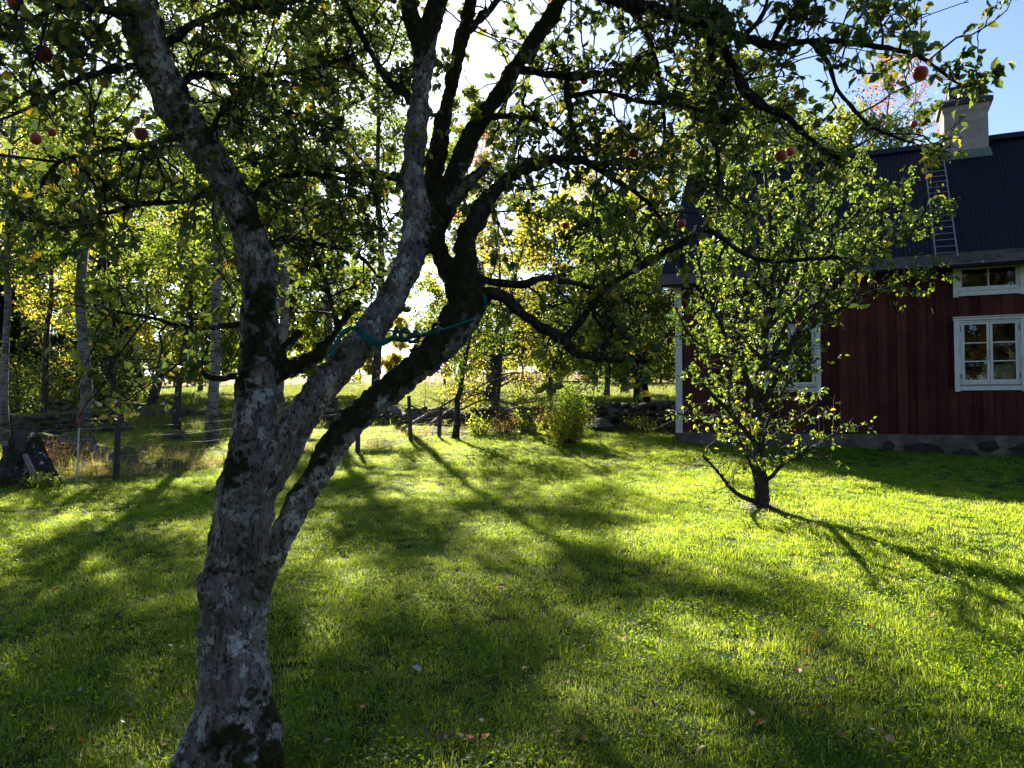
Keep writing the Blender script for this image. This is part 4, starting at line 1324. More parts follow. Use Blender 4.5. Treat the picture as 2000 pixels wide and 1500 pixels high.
# apples
a = np.linspace(0, np.pi, 11)
prof = [(0.0, .36), (.10, .42), (.24, .455), (.38, .42), (.47, .27), (.50, .05), (.46, -.16), (.37, -.34), (.25, -.44), (.12, -.46), (0.0, -.42)]
def apple_mesh():
    b = MB(); s = 20; v = []
    for rr, z in prof:
        for q in range(s):
            t = q / s * 6.2832; k = 1 + .03 * math.cos(5 * t) * (1 if z < -.2 else .2)
            v.append((rr * k * math.cos(t), rr * k * math.sin(t), z))
    i, j = np.meshgrid(np.arange(s), np.arange(len(prof) - 1)); q0 = (j * s + i).ravel(); q1 = (j * s + (i + 1) % s).ravel()
    b.add(v, np.stack((q0, q0 + s, q1 + s, q1), 1))
    return b.mesh("apple", True)
AM = apple_mesh(); AM.materials.append(M['apple'])
b = MB(); b.tube([(0, 0, .36), (.03, 0, .55), (.05, .02, .80)], [.035, .03, .045], 6); SM = b.mesh("stem", True); SM.materials.append(M['twig'])
APPLES = [(85, 106, 34, "large red apple hanging at the upper left edge"), (276, 262, 27, "red apple beside the bark of the left apple stem"),
          (70, 272, 23, "red apple hanging lowest at the left edge"), (101, 259, 17, "small apple just right of the lowest red apple at the left edge"),
          (30, 6, 32, "apple cut by the top left edge of the view"), (1797, 144, 30, "dark red apple at the branch tip nearest the chimney"),
          (1525, 305, 25, "half green apple in front of the far left end of the roof ridge"), (1331, 437, 18, "small apple above the dark crooked branch"),
          (1141, 158, 15, "orange apple high in the tangle right of the third stem"), (1237, 299, 19, "pinkish apple among the yellow leaves between the stems and the pear tree"),
          (1105, 441, 15, "small orange apple low in front of the sallow"), (1543, 297, 18, "red apple tucked behind the half green apple"),
          (893, 488, 20, "apple half hidden behind the leaning limb"), (1785, 243, 14, "yellow apple low left of the chimney")]
allp = np.concatenate([pl(l, .025)[0] for l, _d in BR.values()])
for px, py, w, lab in APPLES:
    dia = .070 if w > 20 else .055
    D = min(F_PX * dia / w, 4.9)
    p = at(px, py, D)
    o = empty("apple", p, rng.uniform(0, 6), lab, "apple", "apples on the old tree")
    s = w / F_PX * D
    for nm, me in (("flesh", AM), ("stem", SM)):
        c = link(nm, me, o); c.scale = (s, s, s * .92); c.rotation_euler = (rng.uniform(-.25, .25), rng.uniform(-.25, .25), 0)
    top = p + np.array((.04 * s, 0, .75 * s))
    q = allp[np.argmin(np.linalg.norm(allp - top - np.array((0, 0, .1)), axis=1))]
    mid = (q + top) / 2 + np.array((0, 0, .03)); b = MB(); b.tube(catmull(np.stack((q, mid, top)), .02) - APB, .0028, 5)
    b.build("twig", M['twig'], apple_tree, smooth=True)
    for z in (.35, .6, .85, 1.0): rosette(q + (top - q) * z + np.array((0, 0, .02)), norm(rt.normal(size=3)), 3)

LP, LD, LS, LV = np.array(LP), np.array(LD), np.array(LS), np.array(LV)
qx, qy, qd = project(LP + LD * LS[:, None] * .5)
keep = np.ones(len(LP), bool)
for px, py, w, lab in APPLES:      # fruit hangs clear of the leaves in front of it
    keep &= ~((np.hypot(qx - px, qy - py) < w * .85) & (qd < 5.2))
keep &= ~((qx > 138) & (qx < 176) & (qy > 780) & (qy < 960))
keep &= ~((qx > 1842) & (qx < 1945) & (qy > 186) & (qy < 300) & (rt.uniform(0, 1, len(LP)) < .8))
LP, LD, LS, LV = LP[keep], LD[keep], LS[keep], LV[keep]
place_leaves(apple_tree, APB, LP, LD, LS, LV, "leaf", M['apple_leaf_single'], M['apple_leaf'], (.55, .74))
print('apple leaves', len(LP))

# rope
rope = empty("rope", at(700, 655, 3.36), 0, "turquoise rope knotted round the leaning middle stem and strung to the right limb", "rope")
RB = np.array(rope.location)
def strand(lst, r, name="strand", twist=True):
    P = catmull(np.array([at(px, py, D) for px, py, D in lst]), .006)
    T = norm(np.gradient(P, axis=0)); side = norm(np.cross(T, np.array((0, 1.0, 0)))); up = np.cross(side, T)
    b = MB()
    if twist:
        ph = np.arange(len(P)) * .006 / (r * 5.5) * 6.2832
        for k in range(3):
            q = P + (np.cos(ph + k * 2.094)[:, None] * side + np.sin(ph + k * 2.094)[:, None] * up) * r * .5
            b.tube(q - RB, r * .58, 6)
    else: b.tube(P - RB, r, 6)
    b.build(name, M['rope'], rope, smooth=True)
strand([(647, 697, 3.30), (655, 672, 3.33), (672, 648, 3.36), (694, 640, 3.38), (712, 650, 3.385), (728, 662, 3.385), (746, 668, 3.40), (766, 661, 3.42), (790, 664, 3.40), (806, 657, 3.36), (826, 654, 3.32), (852, 648, 3.29)], .0105, "tail")
strand([(697, 622, 3.46), (702, 640, 3.385), (716, 656, 3.37), (732, 666, 3.37), (750, 670, 3.395), (768, 658, 3.47), (775, 640, 3.55)], .0105, "coil")
strand([(700, 648, 3.375), (722, 668, 3.36), (740, 672, 3.38), (762, 664, 3.44)], .010, "coil")
strand([(758, 646, 3.56), (785, 648, 3.48), (800, 652, 3.40), (815, 650, 3.35), (838, 649, 3.31), (858, 645, 3.285), (885, 637, 3.29), (915, 626, 3.33), (932, 618, 3.42)], .0055, "cord")
strand([(788, 666, 3.39), (782, 652, 3.41), (790, 643, 3.41), (799, 650, 3.38), (796, 664, 3.37), (806, 668, 3.36), (818, 660, 3.35), (812, 650, 3.35)], .008, "knot")
strand([(852, 652, 3.28), (858, 645, 3.27), (856, 640, 3.275), (850, 646, 3.285)], .009, "knot")
strand([(945, 575, 3.44), (948, 590, 3.42), (946, 606, 3.44)], .008, "loose_end")

# ------------------------------------------------------------------ pear tree on the lawn
PB = on_ground(1488, 992)
pear = empty("pear_tree", PB, 0, "young pear tree with yellowing leaves standing on the lawn before the cottage", "tree")
PD = PB[1]
PE = {
 't': [(1488, 1010, 44, 0), (1487, 985, 34, 0), (1484, 930, 29, 0), (1479, 850, 24, 0), (1480, 760, 21, 0), (1490, 680, 18, .1), (1500, 600, 15, .1), (1505, 500, 12, .1), (1500, 400, 8, 0), (1492, 310, 5, 0), (1490, 250, 2.5, 0)],
 'a': [(1481, 810, 16, 0), (1520, 725, 14, -.2), (1560, 650, 13, -.3), (1600, 590, 11, -.4), (1650, 530, 9, -.5), (1720, 490, 7, -.5), (1800, 440, 5, -.5), (1862, 405, 3, -.5)],
 'b': [(1490, 720, 13, 0), (1545, 610, 11, .3), (1590, 480, 9, .5), (1640, 380, 6, .6), (1700, 290, 3, .6)],
 'c': [(1550, 665, 9, -.3), (1640, 600, 8, -.6), (1740, 560, 6, -.8), (1825, 530, 3, -.9)],
 'd': [(1480, 790, 14, 0), (1440, 700, 10, -.3), (1400, 620, 8, -.5), (1372, 540, 6, -.6), (1350, 460, 3, -.6)],
 'e': [(1480, 870, 11, 0), (1440, 822, 9, -.3), (1390, 770, 7, -.5), (1340, 725, 4, -.6)],
 'f': [(1490, 700, 12, .1), (1450, 600, 10, .4), (1420, 500, 8, .6), (1400, 400, 6, .6), (1385, 330, 3, .6)],
 'g': [(1486, 985, 12, 0), (1445, 968, 9, -.2), (1412, 935, 6, -.3), (1372, 888, 4, -.4)],
 'h': [(1482, 905, 9, 0), (1430, 862, 7, .2), (1380, 826, 5, .3), (1310, 803, 3, .4)],
 'i': [(1488, 945, 9, 0), (1530, 908, 7, -.3), (1575, 880, 5, -.4), (1660, 828, 2.5, -.5)],
 'j': [(1480, 880, 9, 0), (1525, 840, 7, .2), (1580, 800, 5, .2), (1605, 770, 3, .2)],
 'k': [(1495, 650, 10, .1), (1540, 520, 8, 0), (1562, 400, 6, 0), (1572, 305, 4, 0), (1578, 250, 2.5, 0)],
 'l': [(1500, 580, 9, .1), (1465, 470, 7, -.2), (1450, 370, 5, -.3), (1446, 265, 3, -.3)],
 'm': [(1600, 590, 8, -.4), (1660, 480, 6, -.2), (1700, 410, 5, 0), (1770, 370, 3, .1)],
 'n': [(1484, 900, 8, 0), (1500, 820, 6, -.4), (1545, 740, 5, -.6), (1600, 700, 3, -.7)],
 'o': [(1440, 700, 7, -.3), (1400, 690, 5, -.6), (1350, 660, 4, -.8), (1320, 600, 3, -.8)],
 'q': [(1500, 640, 9, 0), (1600, 540, 7, .3), (1680, 440, 5, .5), (1740, 390, 3, .6)],
 'r': [(1490, 700, 9, 0), (1430, 640, 7, -.2), (1400, 560, 5, -.4), (1420, 440, 4, -.4), (1430, 360, 3, -.4)],
 's': [(1500, 560, 8, 0), (1540, 470, 6, -.5), (1600, 420, 5, -.7), (1640, 350, 3, -.8)],
 'p': [(1486, 960, 7, 0), (1462, 900, 5, -.4), (1440, 850, 4, -.5), (1420, 760, 3, -.5)],
}
TW = MB(); LP, LD, LS, LV = [], [], [], []
APB_SAVE = APB; APB = np.array(PB)
b = MB()
first = True
def prosette(p, d, k):
    for _ in range(k):
        LP.append(p + rt.normal(0, .016, 3)); LD.append(norm(d * .4 + rt.normal(0, .7, 3) + np.array((0, 0, -.3))))
        LS.append(rt.uniform(.032, .064)); LV.append(rt.uniform(0, 1) * (.93 if p[2] > 1.6 else 1.0))
for k, lst in PE.items():
    p, r = pl([(x, y, w, PD + d) for x, y, w, d in lst], .04)
    wob = np.stack([np.convolve(rt.normal(0, 1, len(p) + 6), np.ones(7) / 7, 'valid') for _ in range(3)], 1)
    p = p + wob * np.minimum(.02, r)[:, None]
    bb = MB(); bb.tube(p - APB, r, 8, .08, r=rt)
    bb.build("trunk" if k == 't' else "branch", M['pear_bark'], pear, smooth=True)
    seg = np.linalg.norm(np.diff(p, axis=0), axis=1); s = np.concatenate(([0], np.cumsum(seg)))
    T = norm(np.gradient(p, axis=0))
    low = k in 'ghipjn'
    x = .25 if k != 't' else .75
    while x < s[-1]:
        i = min(len(p) - 1, int(np.searchsorted(s, x)))
        side = norm(np.cross(T[i], rt.normal(size=3)))
        d = norm(side + T[i] * rt.uniform(.2, 1.1) + np.array((0, 0, rt.uniform(-.2, .5) + (.5 if p[i][2] > 2.4 else 0))))
        ln = rt.uniform(.2, .62) * (.8 if low else 1) * (.6 if x > s[-1] * .85 else 1)
        m = 6; ss = np.linspace(0, 1, m)
        tp = p[i] + np.outer(ss * ln, d); tp += np.cumsum(rt.normal(0, .025 * ln, (m, 3)), 0); tp[:, 2] -= .12 * ln * ss ** 2
        TW.tube(tp - APB, .0055 * (1 - ss * .6), 4, 0, cap=False, r=rt)
        sparse = .33 if k in 'gh' else (.38 if low or tp[-1][2] < 1.3 else .75 if tp[-1][2] < 1.9 else 1.15)
        dens_t = rt.choice((.1, .55, .85, 1.15))
        for z in np.arange(.12, 1.01, .045 / ln):
            q = np.array([np.interp(z, ss, tp[:, c]) for c in range(3)])
            sd = norm(rt.normal(size=3) + np.array((0, 0, .2)))
            sl = rt.uniform(.01, .10)
            if sl > .035: TW.tube(np.stack((q, q + sd * sl)) - APB, [.003, .002], 3, 0, cap=False, r=rt)
            if rt.uniform() < .85 * sparse * dens_t: prosette(q + sd * sl, sd, int(rt.integers(2, 8)))
        x += rt.uniform(.028, .07)
link("twigs", TW.mesh("twigs", True), pear, M['twig'], kind="stuff")
place_leaves(pear, APB, np.array(LP), np.array(LD), np.array(LS), np.array(LV), "leaf", M['pear_leaf_single'], M['pear_leaf'], (.55, .75))
print("pear leaves", len(LP))
# bare earth round the foot
v = []; n = 20
for q in range(n):
    t = q / n * 6.283; rr = .26 * rng.uniform(.8, 1.2); x, y = PB[0] + rr * math.cos(t), PB[1] + rr * math.sin(t) * 1.1
    v.append((x, y, tz(x, y) + .006))
v.append((PB[0], PB[1], PB[2] + .06))
b = MB(); i = np.arange(n); b.add(v, None, np.stack((i, (i + 1) % n, np.full(n, n)), 1))
tag(b.build("bare_soil", simple('soil', (.045, .032, .02), .95, var=.4, scale=25, bmp=.6), None), "small ring of bare soil round the foot of the pear tree", kind="structure")

# ------------------------------------------------------------------ stones and walls
def stone_mesh(seed, rough=.22, sub=2):
    import bmesh
    bm = bmesh.new(); bmesh.ops.create_icosphere(bm, subdivisions=sub, radius=.5)
    o = Vector((seed * 7.3, seed * 3.1, 0))
    for vv in bm.verts:
        d = vv.co.normalized()
        box = max(abs(d.x), abs(d.y), abs(d.z))
        k = .75 + .25 / box * .75
        vv.co = vv.co * k * (1 + rough * mnoise.noise(vv.co * 2.6 + o) * 1.6 + .10 * mnoise.noise(vv.co * 6 + o))
    me = bpy.data.meshes.new("stone"); bm.to_mesh(me); bm.free()
    return me
STM = [stone_mesh(k) for k in range(8)]
for k, me in enumerate(STM): me.materials.append(M['stone' if k % 2 else 'mossy'])
MSM = [stone_mesh(k + 20) for k in range(5)]
for me in MSM: me.materials.append(M['mossy'])
rs = np.random.default_rng(31)


def put_stone(owner, base, x, y, z, sx, sy, sz, pool):
    o = link("stone", pool[int(rs.integers(len(pool)))], owner)
    o.location = (x - base[0], y - base[1], z - base[2]); o.scale = (sx, sy, sz)
    o.rotation_euler = (rs.uniform(-.3, .3), rs.uniform(-.3, .3), rs.uniform(0, 6.28))


def stone_wall(label, line, height, pool, size, depth=.5):
    line = np.array(line, float)
    mid = line[len(line) // 2]; base = (mid[0], mid[1], tz(*mid))
    g = empty("stone_wall", base, 0, label, "wall", "dry stone walls")
    seg = np.linalg.norm(np.diff(line, axis=0), axis=1); s = np.concatenate(([0], np.cumsum(seg)))
    courses = max(1, int(round(height / (size * .62))))
    for c in range(courses):
        x = rs.uniform(0, size)
        while x < s[-1]:
            w = size * rs.uniform(.75, 1.6)
            px, py = np.interp(x, s, line[:, 0]), np.interp(x, s, line[:, 1])
            hloc = height * (.85 + .25 * math.sin(x * 1.1) + .1 * math.sin(x * 3.1 + 1))
            z = (c + .45) * size * .62
            if z < hloc + .05:
                hh = size * rs.uniform(.65, 1.0)
                put_stone(g, base, px + rs.uniform(-.05, .05), py + rs.uniform(-.12, .12), tz(px, py) + z, w * 1.15, depth * rs.uniform(.8, 1.2), hh, pool)
            x += w * .93
    return g


def lp(*pts): return [((px - 1000) / F_PX * D, D) for px, D in pts]
stone_wall("long low dry stone wall between the garden and the green field", lp((560, 21.6), (760, 21.0), (900, 20.8), (1060, 21.3), (1160, 21.8)), .50, STM, .24)
stone_wall("taller dry stone wall between the yellow shrub and the cottage corner", lp((1150, 20.8), (1210, 20.2), (1330, 20.0)), .74, STM, .27, .6)
stone_wall("mossy stone row at the field edge behind the leaning tree and the flecked birch", lp((265, 25.0), (360, 23.6), (480, 23.0), (545, 22.6)), .34, MSM + STM[:3], .20)
stone_wall("tumbled mossy wall under the left birches", lp((-60, 17.2), (60, 17.6), (130, 18.6), (190, 19.0), (250, 19.4)), .55, MSM, .22, .5)
stone_wall("dark stones in the shade of the left wood", lp((-40, 24.5), (60, 24.0), (180, 24.4)), .45, MSM, .27, .5)

# scattered boulders
def boulder(px, D, sx, sy, sz, lab, pool=MSM, k=0):
    x = (px - 1000) / F_PX * D
    o = link("boulder", pool[k % len(pool)], None); o.location = (x, D, tz(x, D) + sz * .22); o.scale = (sx, sy, sz); o.rotation_euler = (0, 0, rs.uniform(0, 3))
    tag(o, lab, "boulder", "boulders in the rough grass")
boulder(243, 12.6, .62, .5, .42, "dark mossy boulder right behind the wooden fence post", MSM, 0)
boulder(332, 12.4, .46, .35, .22, "low flat yellow mossed boulder right of the fence post", MSM, 1)
boulder(192, 12.9, .30, .25, .40, "small upright dark stone left of the fence post", STM, 1)
boulder(345, 17.4, .75, .5, .30, "dark flat boulder in the shade left of the flecked birch", STM, 2)
boulder(112, 13.6, .50, .4, .34, "rounded stone in the orange plants between stump and marker pole", MSM, 3)
boulder(1172, 19.0, .95, .7, .42, "broad flat reddish boulder in front of the taller wall", STM, 3)
boulder(150, 14.6, .9, .6, .5, "mossy boulder at the foot of the straight birch", MSM, 4)
boulder(300, 23.0, .8, .6, .65, "dark boulder at the foot of the leaning tree", MSM, 2)
boulder(80, 14.9, .8, .6, .5, "mossy boulder behind the old stump", MSM, 0)

# ------------------------------------------------------------------ stump, fence, marker pole
sp = gpos(48, 10.55)
stump = empty("tree_stump", sp, 0, "dark rotten tree stump with a split standing splinter at the left edge", "stump")
b = MB(); n = 22
v = []
prof2 = [(-.1, .43), (.08, .37), (.25, .30), (.45, .22), (.60, .15)]
for z, r in prof2:
    for q in range(n):
        t = q / n * 6.283
        rr = r * (1 + .13 * math.sin(3 * t + 1) + .10 * math.sin(7 * t) + rs.uniform(-.06, .06))
        top = z if z < .5 else z + .10 * math.sin(2 * t + .5) + rs.uniform(-.07, .09)
        v.append((rr * math.cos(t) + .04 * z, rr * math.sin(t), top))
v.append((.0, 0, .50))
i, j = np.meshgrid(np.arange(n), np.arange(4)); q0 = (j * n + i).ravel(); q1 = (j * n + (i + 1) % n).ravel()
k = np.arange(n)
b.add(v, np.stack((q0, q1, q1 + n, q0 + n), 1), np.stack((4 * n + k, 4 * n + (k + 1) % n, np.full(n, 5 * n)), 1))
b.build("stump_body", M['dark_bark'], stump, smooth=False)
b = MB(); b.tube([(.02, -.12, .42), (.0, -.09, .58), (-.02, -.06, .74)], [.10, .10, .085], 7, .2); b.build("splinter", M['weathered'], stump)
b = MB(); b.tube([(.14, -.20, .42), (.27, -.22, .18), (.38, -.2, -.02)], [.035, .04, .04], 6, .2); b.build("root", M['pale_wood'], stump)
pp = gpos(14, 10.3)
o = empty("leaning_board", pp, 0, "short pale weathered post leaning against the stump at the left edge", "post")
b = MB(); b.tube([(-.04, 0, 0), (.0, .02, .30), (-.03, .03, .55)], [.035, .035, .032], 6, .15); b.build("shaft", M['weathered'], o)
b = MB(); b.tube([(-.03, .03, .552), (-.04, .03, .62)], [.038, .03], 6, .15); b.build("top", M['pale_wood'], o)

mp = gpos(152, 10.7)
pole = empty("marker_pole", mp, 0, "thin white marker pole with red top standing in the grass by the fence", "pole")
b = MB(); b.tube([(0, 0, -.05), (.025, 0, .765)], .011, 8); b.build("white_shaft", M['pole_white'], pole)
b = MB(); b.tube([(.025, 0, .767), (.034, 0, 1.03)], .0118, 8); b.build("red_top", M['pole_red'], pole)

FENCE = [(-9.6, 9.4), (-7.35, 10.4), (-5.70, 11.1), (-4.3, 12.9), (-2.95, 14.7), (-2.18, 16.6), (-1.62, 17.0)]
FH = [.95, .8, .90, .95, .92, .98, .68]
fb = (FENCE[2][0], FENCE[2][1], tz(*FENCE[2]))
fence = empty("wire_fence", fb, 0, "wire fence on dark wooden posts along the left edge of the lawn", "fence")
for (x, y), h in zip(FENCE, FH):
    z = tz(x, y); tx, ty = rs.uniform(-.05, .05, 2)
    b = MB(); b.tube([(x - fb[0], y - fb[1], z - .1 - fb[2]), (x + tx * .5 - fb[0], y + ty * .5 - fb[1], z + h * .5 - fb[2]), (x + tx - fb[0], y + ty - fb[1], z + h - fb[2])], [.048, .046, .042], 8, .10)
    b.build("post", M['weathered'], fence)
MESH = MB()
for (p, q) in zip(FENCE[:-1], FENCE[1:]):
    p = np.array(p); q = np.array(q)
    for k, hh in enumerate((.10, .24, .38, .52, .68, .84)):
        t = np.linspace(0, 1, 9)
        xy = p + np.outer(t, q - p)
        zz = np.interp(t, (0, 1), (tz(*p), tz(*q))) + hh * .92 - .03 * np.sin(t * np.pi) + rs.normal(0, .004, 9)
        pts = np.column_stack((xy, zz)) - np.array(fb)
        pts[:, 1] -= .045
        b = MB(); b.tube(pts, .0019 if k < 5 else .0024, 4, 0, cap=False); b.build("wire", M['wire'], fence, smooth=True)
    ln = np.linalg.norm(q - p)
    for t in np.arange(.08, 1, .17 / ln):
        c = p + (q - p) * t; z = tz(*p) * (1 - t) + tz(*q) * t
        MESH.tube(np.array([(c[0], c[1] - .045, z + .08), (c[0] + rs.normal(0, .01), c[1] - .045, z + .45), (c[0], c[1] - .045, z + .76 - .03 * math.sin(t * 3.14))]) - np.array(fb), .0016, 3, 0, cap=False)
link("wire_mesh", MESH.mesh("wire_mesh"), fence, M['wire'], kind="stuff")
x, y, z = gpos(657, 16.3)
o = empty("gate_post", (x, y, z), 0, "single dark post standing behind the mossy right limb of the apple tree", "post")
b = MB(); b.tube([(0, 0, -.1), (.01, 0, .4), (0, 0, .95)], [.05, .048, .045], 8, .1); b.build("shaft", M['weathered'], o)
x, y, z = gpos(545, 14.0)

# dead branches leaning on the wall by the young fruit tree
for kk, (pts, r, lab) in enumerate((
    ([(785, 838, 18.6), (830, 812, 19.2), (868, 790, 19.6), (905, 768, 20.0), (935, 760, 20.3)], .045, "thick dead bough lying against the wall behind the young fruit tree"),
    ([(800, 792, 18.4), (838, 808, 18.8), (860, 812, 19.0)], .022, "thin dead branch crossing the thick bough by the fence post"),
    ([(840, 828, 18.0), (872, 805, 18.5), (905, 785, 19.0), (940, 752, 19.3), (985, 735, 19.6)], .032, "long dead branch rising to the right past the young fruit tree"),
    ([(900, 800, 18.8), (950, 780, 19.2), (1000, 790, 19.6), (1040, 800, 20.0)], .026, "arched dead branch in front of the sallow"))):
    P = catmull(np.array([at(a_, b_, c_) for a_, b_, c_ in pts]), .1)
    base = P[0]
    o = empty("dead_branch", base, 0, lab, "branch", "dead branches by the stone wall")
    b = MB(); b.tube(P - base, np.linspace(r, r * .4, len(P)), 6, .15); b.build("bough", M['pale_wood' if kk in (0, 2) else 'weathered'], o, smooth=True)
    b = MB()
    for _ in range(16):
        i0 = int(rs.integers(2, len(P))); d = norm(rs.normal(0, 1, 3) * np.array((1, .5, 1)) + np.array((.2, 0, .6))); ln = rs.uniform(.3, 1.0)
        ss = np.linspace(0, 1, 6); tp = P[min(i0, len(P) - 1)] + np.outer(ss * ln, d) + np.cumsum(rs.normal(0, .03, (6, 3)), 0)
        b.tube(tp - base, .009 * (1 - ss * .6), 4, 0, cap=False)
    b.build("side_twigs", M['weathered'], o, kind="stuff")

# ------------------------------------------------------------------ shrubs and weeds
def bush(name, lab, px, D, h, w, n, leafm, leaf=.05, stems=26, seed=1, low_gold=None, cat="shrub", group=None):
    r = np.random.default_rng(seed); x, y, z = gpos(px, D)
    g = empty(name, (x, y, z), 0, lab, cat, group)
    b = MB(); A = []
    for _ in range(stems):
        a = r.uniform(0, 6.28); rr = w * .5 * math.sqrt(r.uniform(0, 1)); hh = h * r.uniform(.55, 1.05) * (1 - .45 * (rr / (w * .5)) ** 2)
        p = catmull(np.array([(rr * .25 * math.cos(a), rr * .25 * math.sin(a), -.03), (rr * .7 * math.cos(a), rr * .7 * math.sin(a), hh * .5), (rr * math.cos(a) + r.normal(0, .04), rr * math.sin(a) + r.normal(0, .04), hh)]), .08)
        b.tube(p, np.linspace(.009, .003, len(p)), 4, 0, cap=False)
        A += [q for q in p[len(p) // 5:]]
    b.build("stems", M['twig'], g, kind="stuff")
    A = np.array(A); i = r.integers(0, len(A), n); P = A[i] + r.normal(0, .06, (n, 3)); P[:, 2] = np.maximum(P[:, 2], .02)
    var = r.uniform(0, 1, n)
    if low_gold: var = np.clip(var * .45 + .5 * (P[:, 2] < h * low_gold) + r.uniform(0, .1, n), 0, 1)
    S = leaf * r.uniform(.6, 1.3, n)
    link("foliage", leaf_mesh("foliage", P, norm(r.normal(0, .7, (n, 3)) + np.array((0, 0, -.1))), norm(r.normal(0, .7, (n, 3)) + np.array((0, 0, .7))), S, S * .6, var), g, M[leafm], kind="stuff")
bush("garden_shrub", "rounded shrub with green top and yellow lower leaves at the lawn's far edge", 1108, 16.0, 1.30, 1.3, 4200, 'shrub_leaf', .062, 40, 71, .55)
for i, (px, D, h, w, lm, lab) in enumerate(((940, 17.6, .55, .7, 'shrub_leaf', "light green weed clump just right of the young fruit tree"), (985, 18.2, .6, .9, 'dry_leaf', "dry brown weeds in front of the sallow"),
        (1030, 18.6, .6, .8, 'shrub_leaf', "yellowing weeds left of the rounded shrub"), (1255, 19.0, .5, 1.2, 'dark_leaf', "dark weeds at the foot of the wall beside the cottage"), (1060, 19.5, .7, .9, 'dry_leaf', "brown weeds behind the rounded shrub"),
        (95, 12.6, .42, 1.2, 'dry_leaf', "orange red wild plants behind the stump"), (140, 13.2, .4, 1.3, 'dry_leaf', "orange plants behind the marker pole"), (85, 10.2, .16, .6, 'dark_leaf', "green nettles under the wire in front of the stump"))):
    bush("weed_clump", lab, px, D, h, w, 700, lm, .05, 26, 80 + i, None, "weeds", "weed clumps")
for i, (px, D, h, w, lab) in enumerate(((20, 22, 2.6, 3.0, "dark thicket at the left edge behind the stones"), (120, 26, 2.8, 3.5, "thicket behind the straight birch"), (225, 30, 2.2, 3.0, "thicket behind the tilted dark tree"))):
    bush("thicket", lab, px, D, h, w, 2200, 'dark_leaf' if i != 1 else 'gold_leaf', .10, 60, 95 + i, None, "thicket", "thickets in the left wood")

# ------------------------------------------------------------------ grass
tuft_col = bpy.data.collections.new("tufts")        # sources for the grass, not part of the scene
rough_col = bpy.data.collections.new("rough_tufts")
past_col = bpy.data.collections.new("pasture_tufts")


def tuft(name, n, rad, h0, h1, width, bend, mat, col, seed):
    r = np.random.default_rng(seed); V = []; F = []; A = []
    a = r.uniform(0, 6.283, n); rr = rad * np.sqrt(r.uniform(0, 1, n))
    for k in range(n):
        p = np.array((rr[k] * math.cos(a[k]), rr[k] * math.sin(a[k]), -.01)); h = r.uniform(h0, h1)
        la = r.uniform(0, 6.283); le = np.array((math.cos(la), math.sin(la), 0)); side = np.array((-le[1], le[0], 0)) * width * r.uniform(.7, 1.3) / 2
        b = bend * r.uniform(.2, 1.4)
        p1 = p + np.array((0, 0, h * .5)) + le * h * b * .28; p2 = p + np.array((0, 0, h * (1 - .25 * b))) + le * h * b
        o = len(V); V += [p - side, p + side, p1 - side * .8, p1 + side * .8, p2]
        F += [(o, o + 1, o + 3), (o, o + 3, o + 2), (o + 2, o + 3, o + 4)]
        A += [r.uniform()] * 5
        A[-5:] = [A[-5]] * 5
    me = np_mesh(name, V, np.array(F), {"var": np.array(A)})
    me.materials.append(mat)
    o = bpy.data.objects.new(name, me); col.objects.link(o)
for k in range(5):
    tuft("grass_tuft", 56, .09, .018, .046 + .009 * k, .0033, .95, M['lawn'], tuft_col, 200 + k)
def clover(name, n, rad, col, seed):
    r = np.random.default_rng(seed); a = r.uniform(0, 6.283, n); q = rad * np.sqrt(r.uniform(0, 1, n))
    P = np.stack((q * np.cos(a), q * np.sin(a), r.uniform(.018, .045, n)), 1)
    me = leaf_mesh(name, P, norm(r.normal(0, 1, (n, 3)) * np.array((1, 1, .25))), norm(r.normal(0, .35, (n, 3)) + np.array((0, 0, 1.0))), r.uniform(.014, .026, n), r.uniform(.012, .02, n), r.uniform(0, .35, n))
    me.materials.append(M['lawn']); o = bpy.data.objects.new(name, me); col.objects.link(o)
clover("clover_tuft", 34, .10, tuft_col, 260)
for k in range(5):
    tuft("rough_tuft", 40, .14, .05, .17 + .05 * k, .0055, .8, M['rough'], rough_col, 220 + k)

for k in range(4):
    tuft("pasture_tuft", 60, .30, .08, .20 + .04 * k, .011, .7, M['pasture'], past_col, 240 + k)


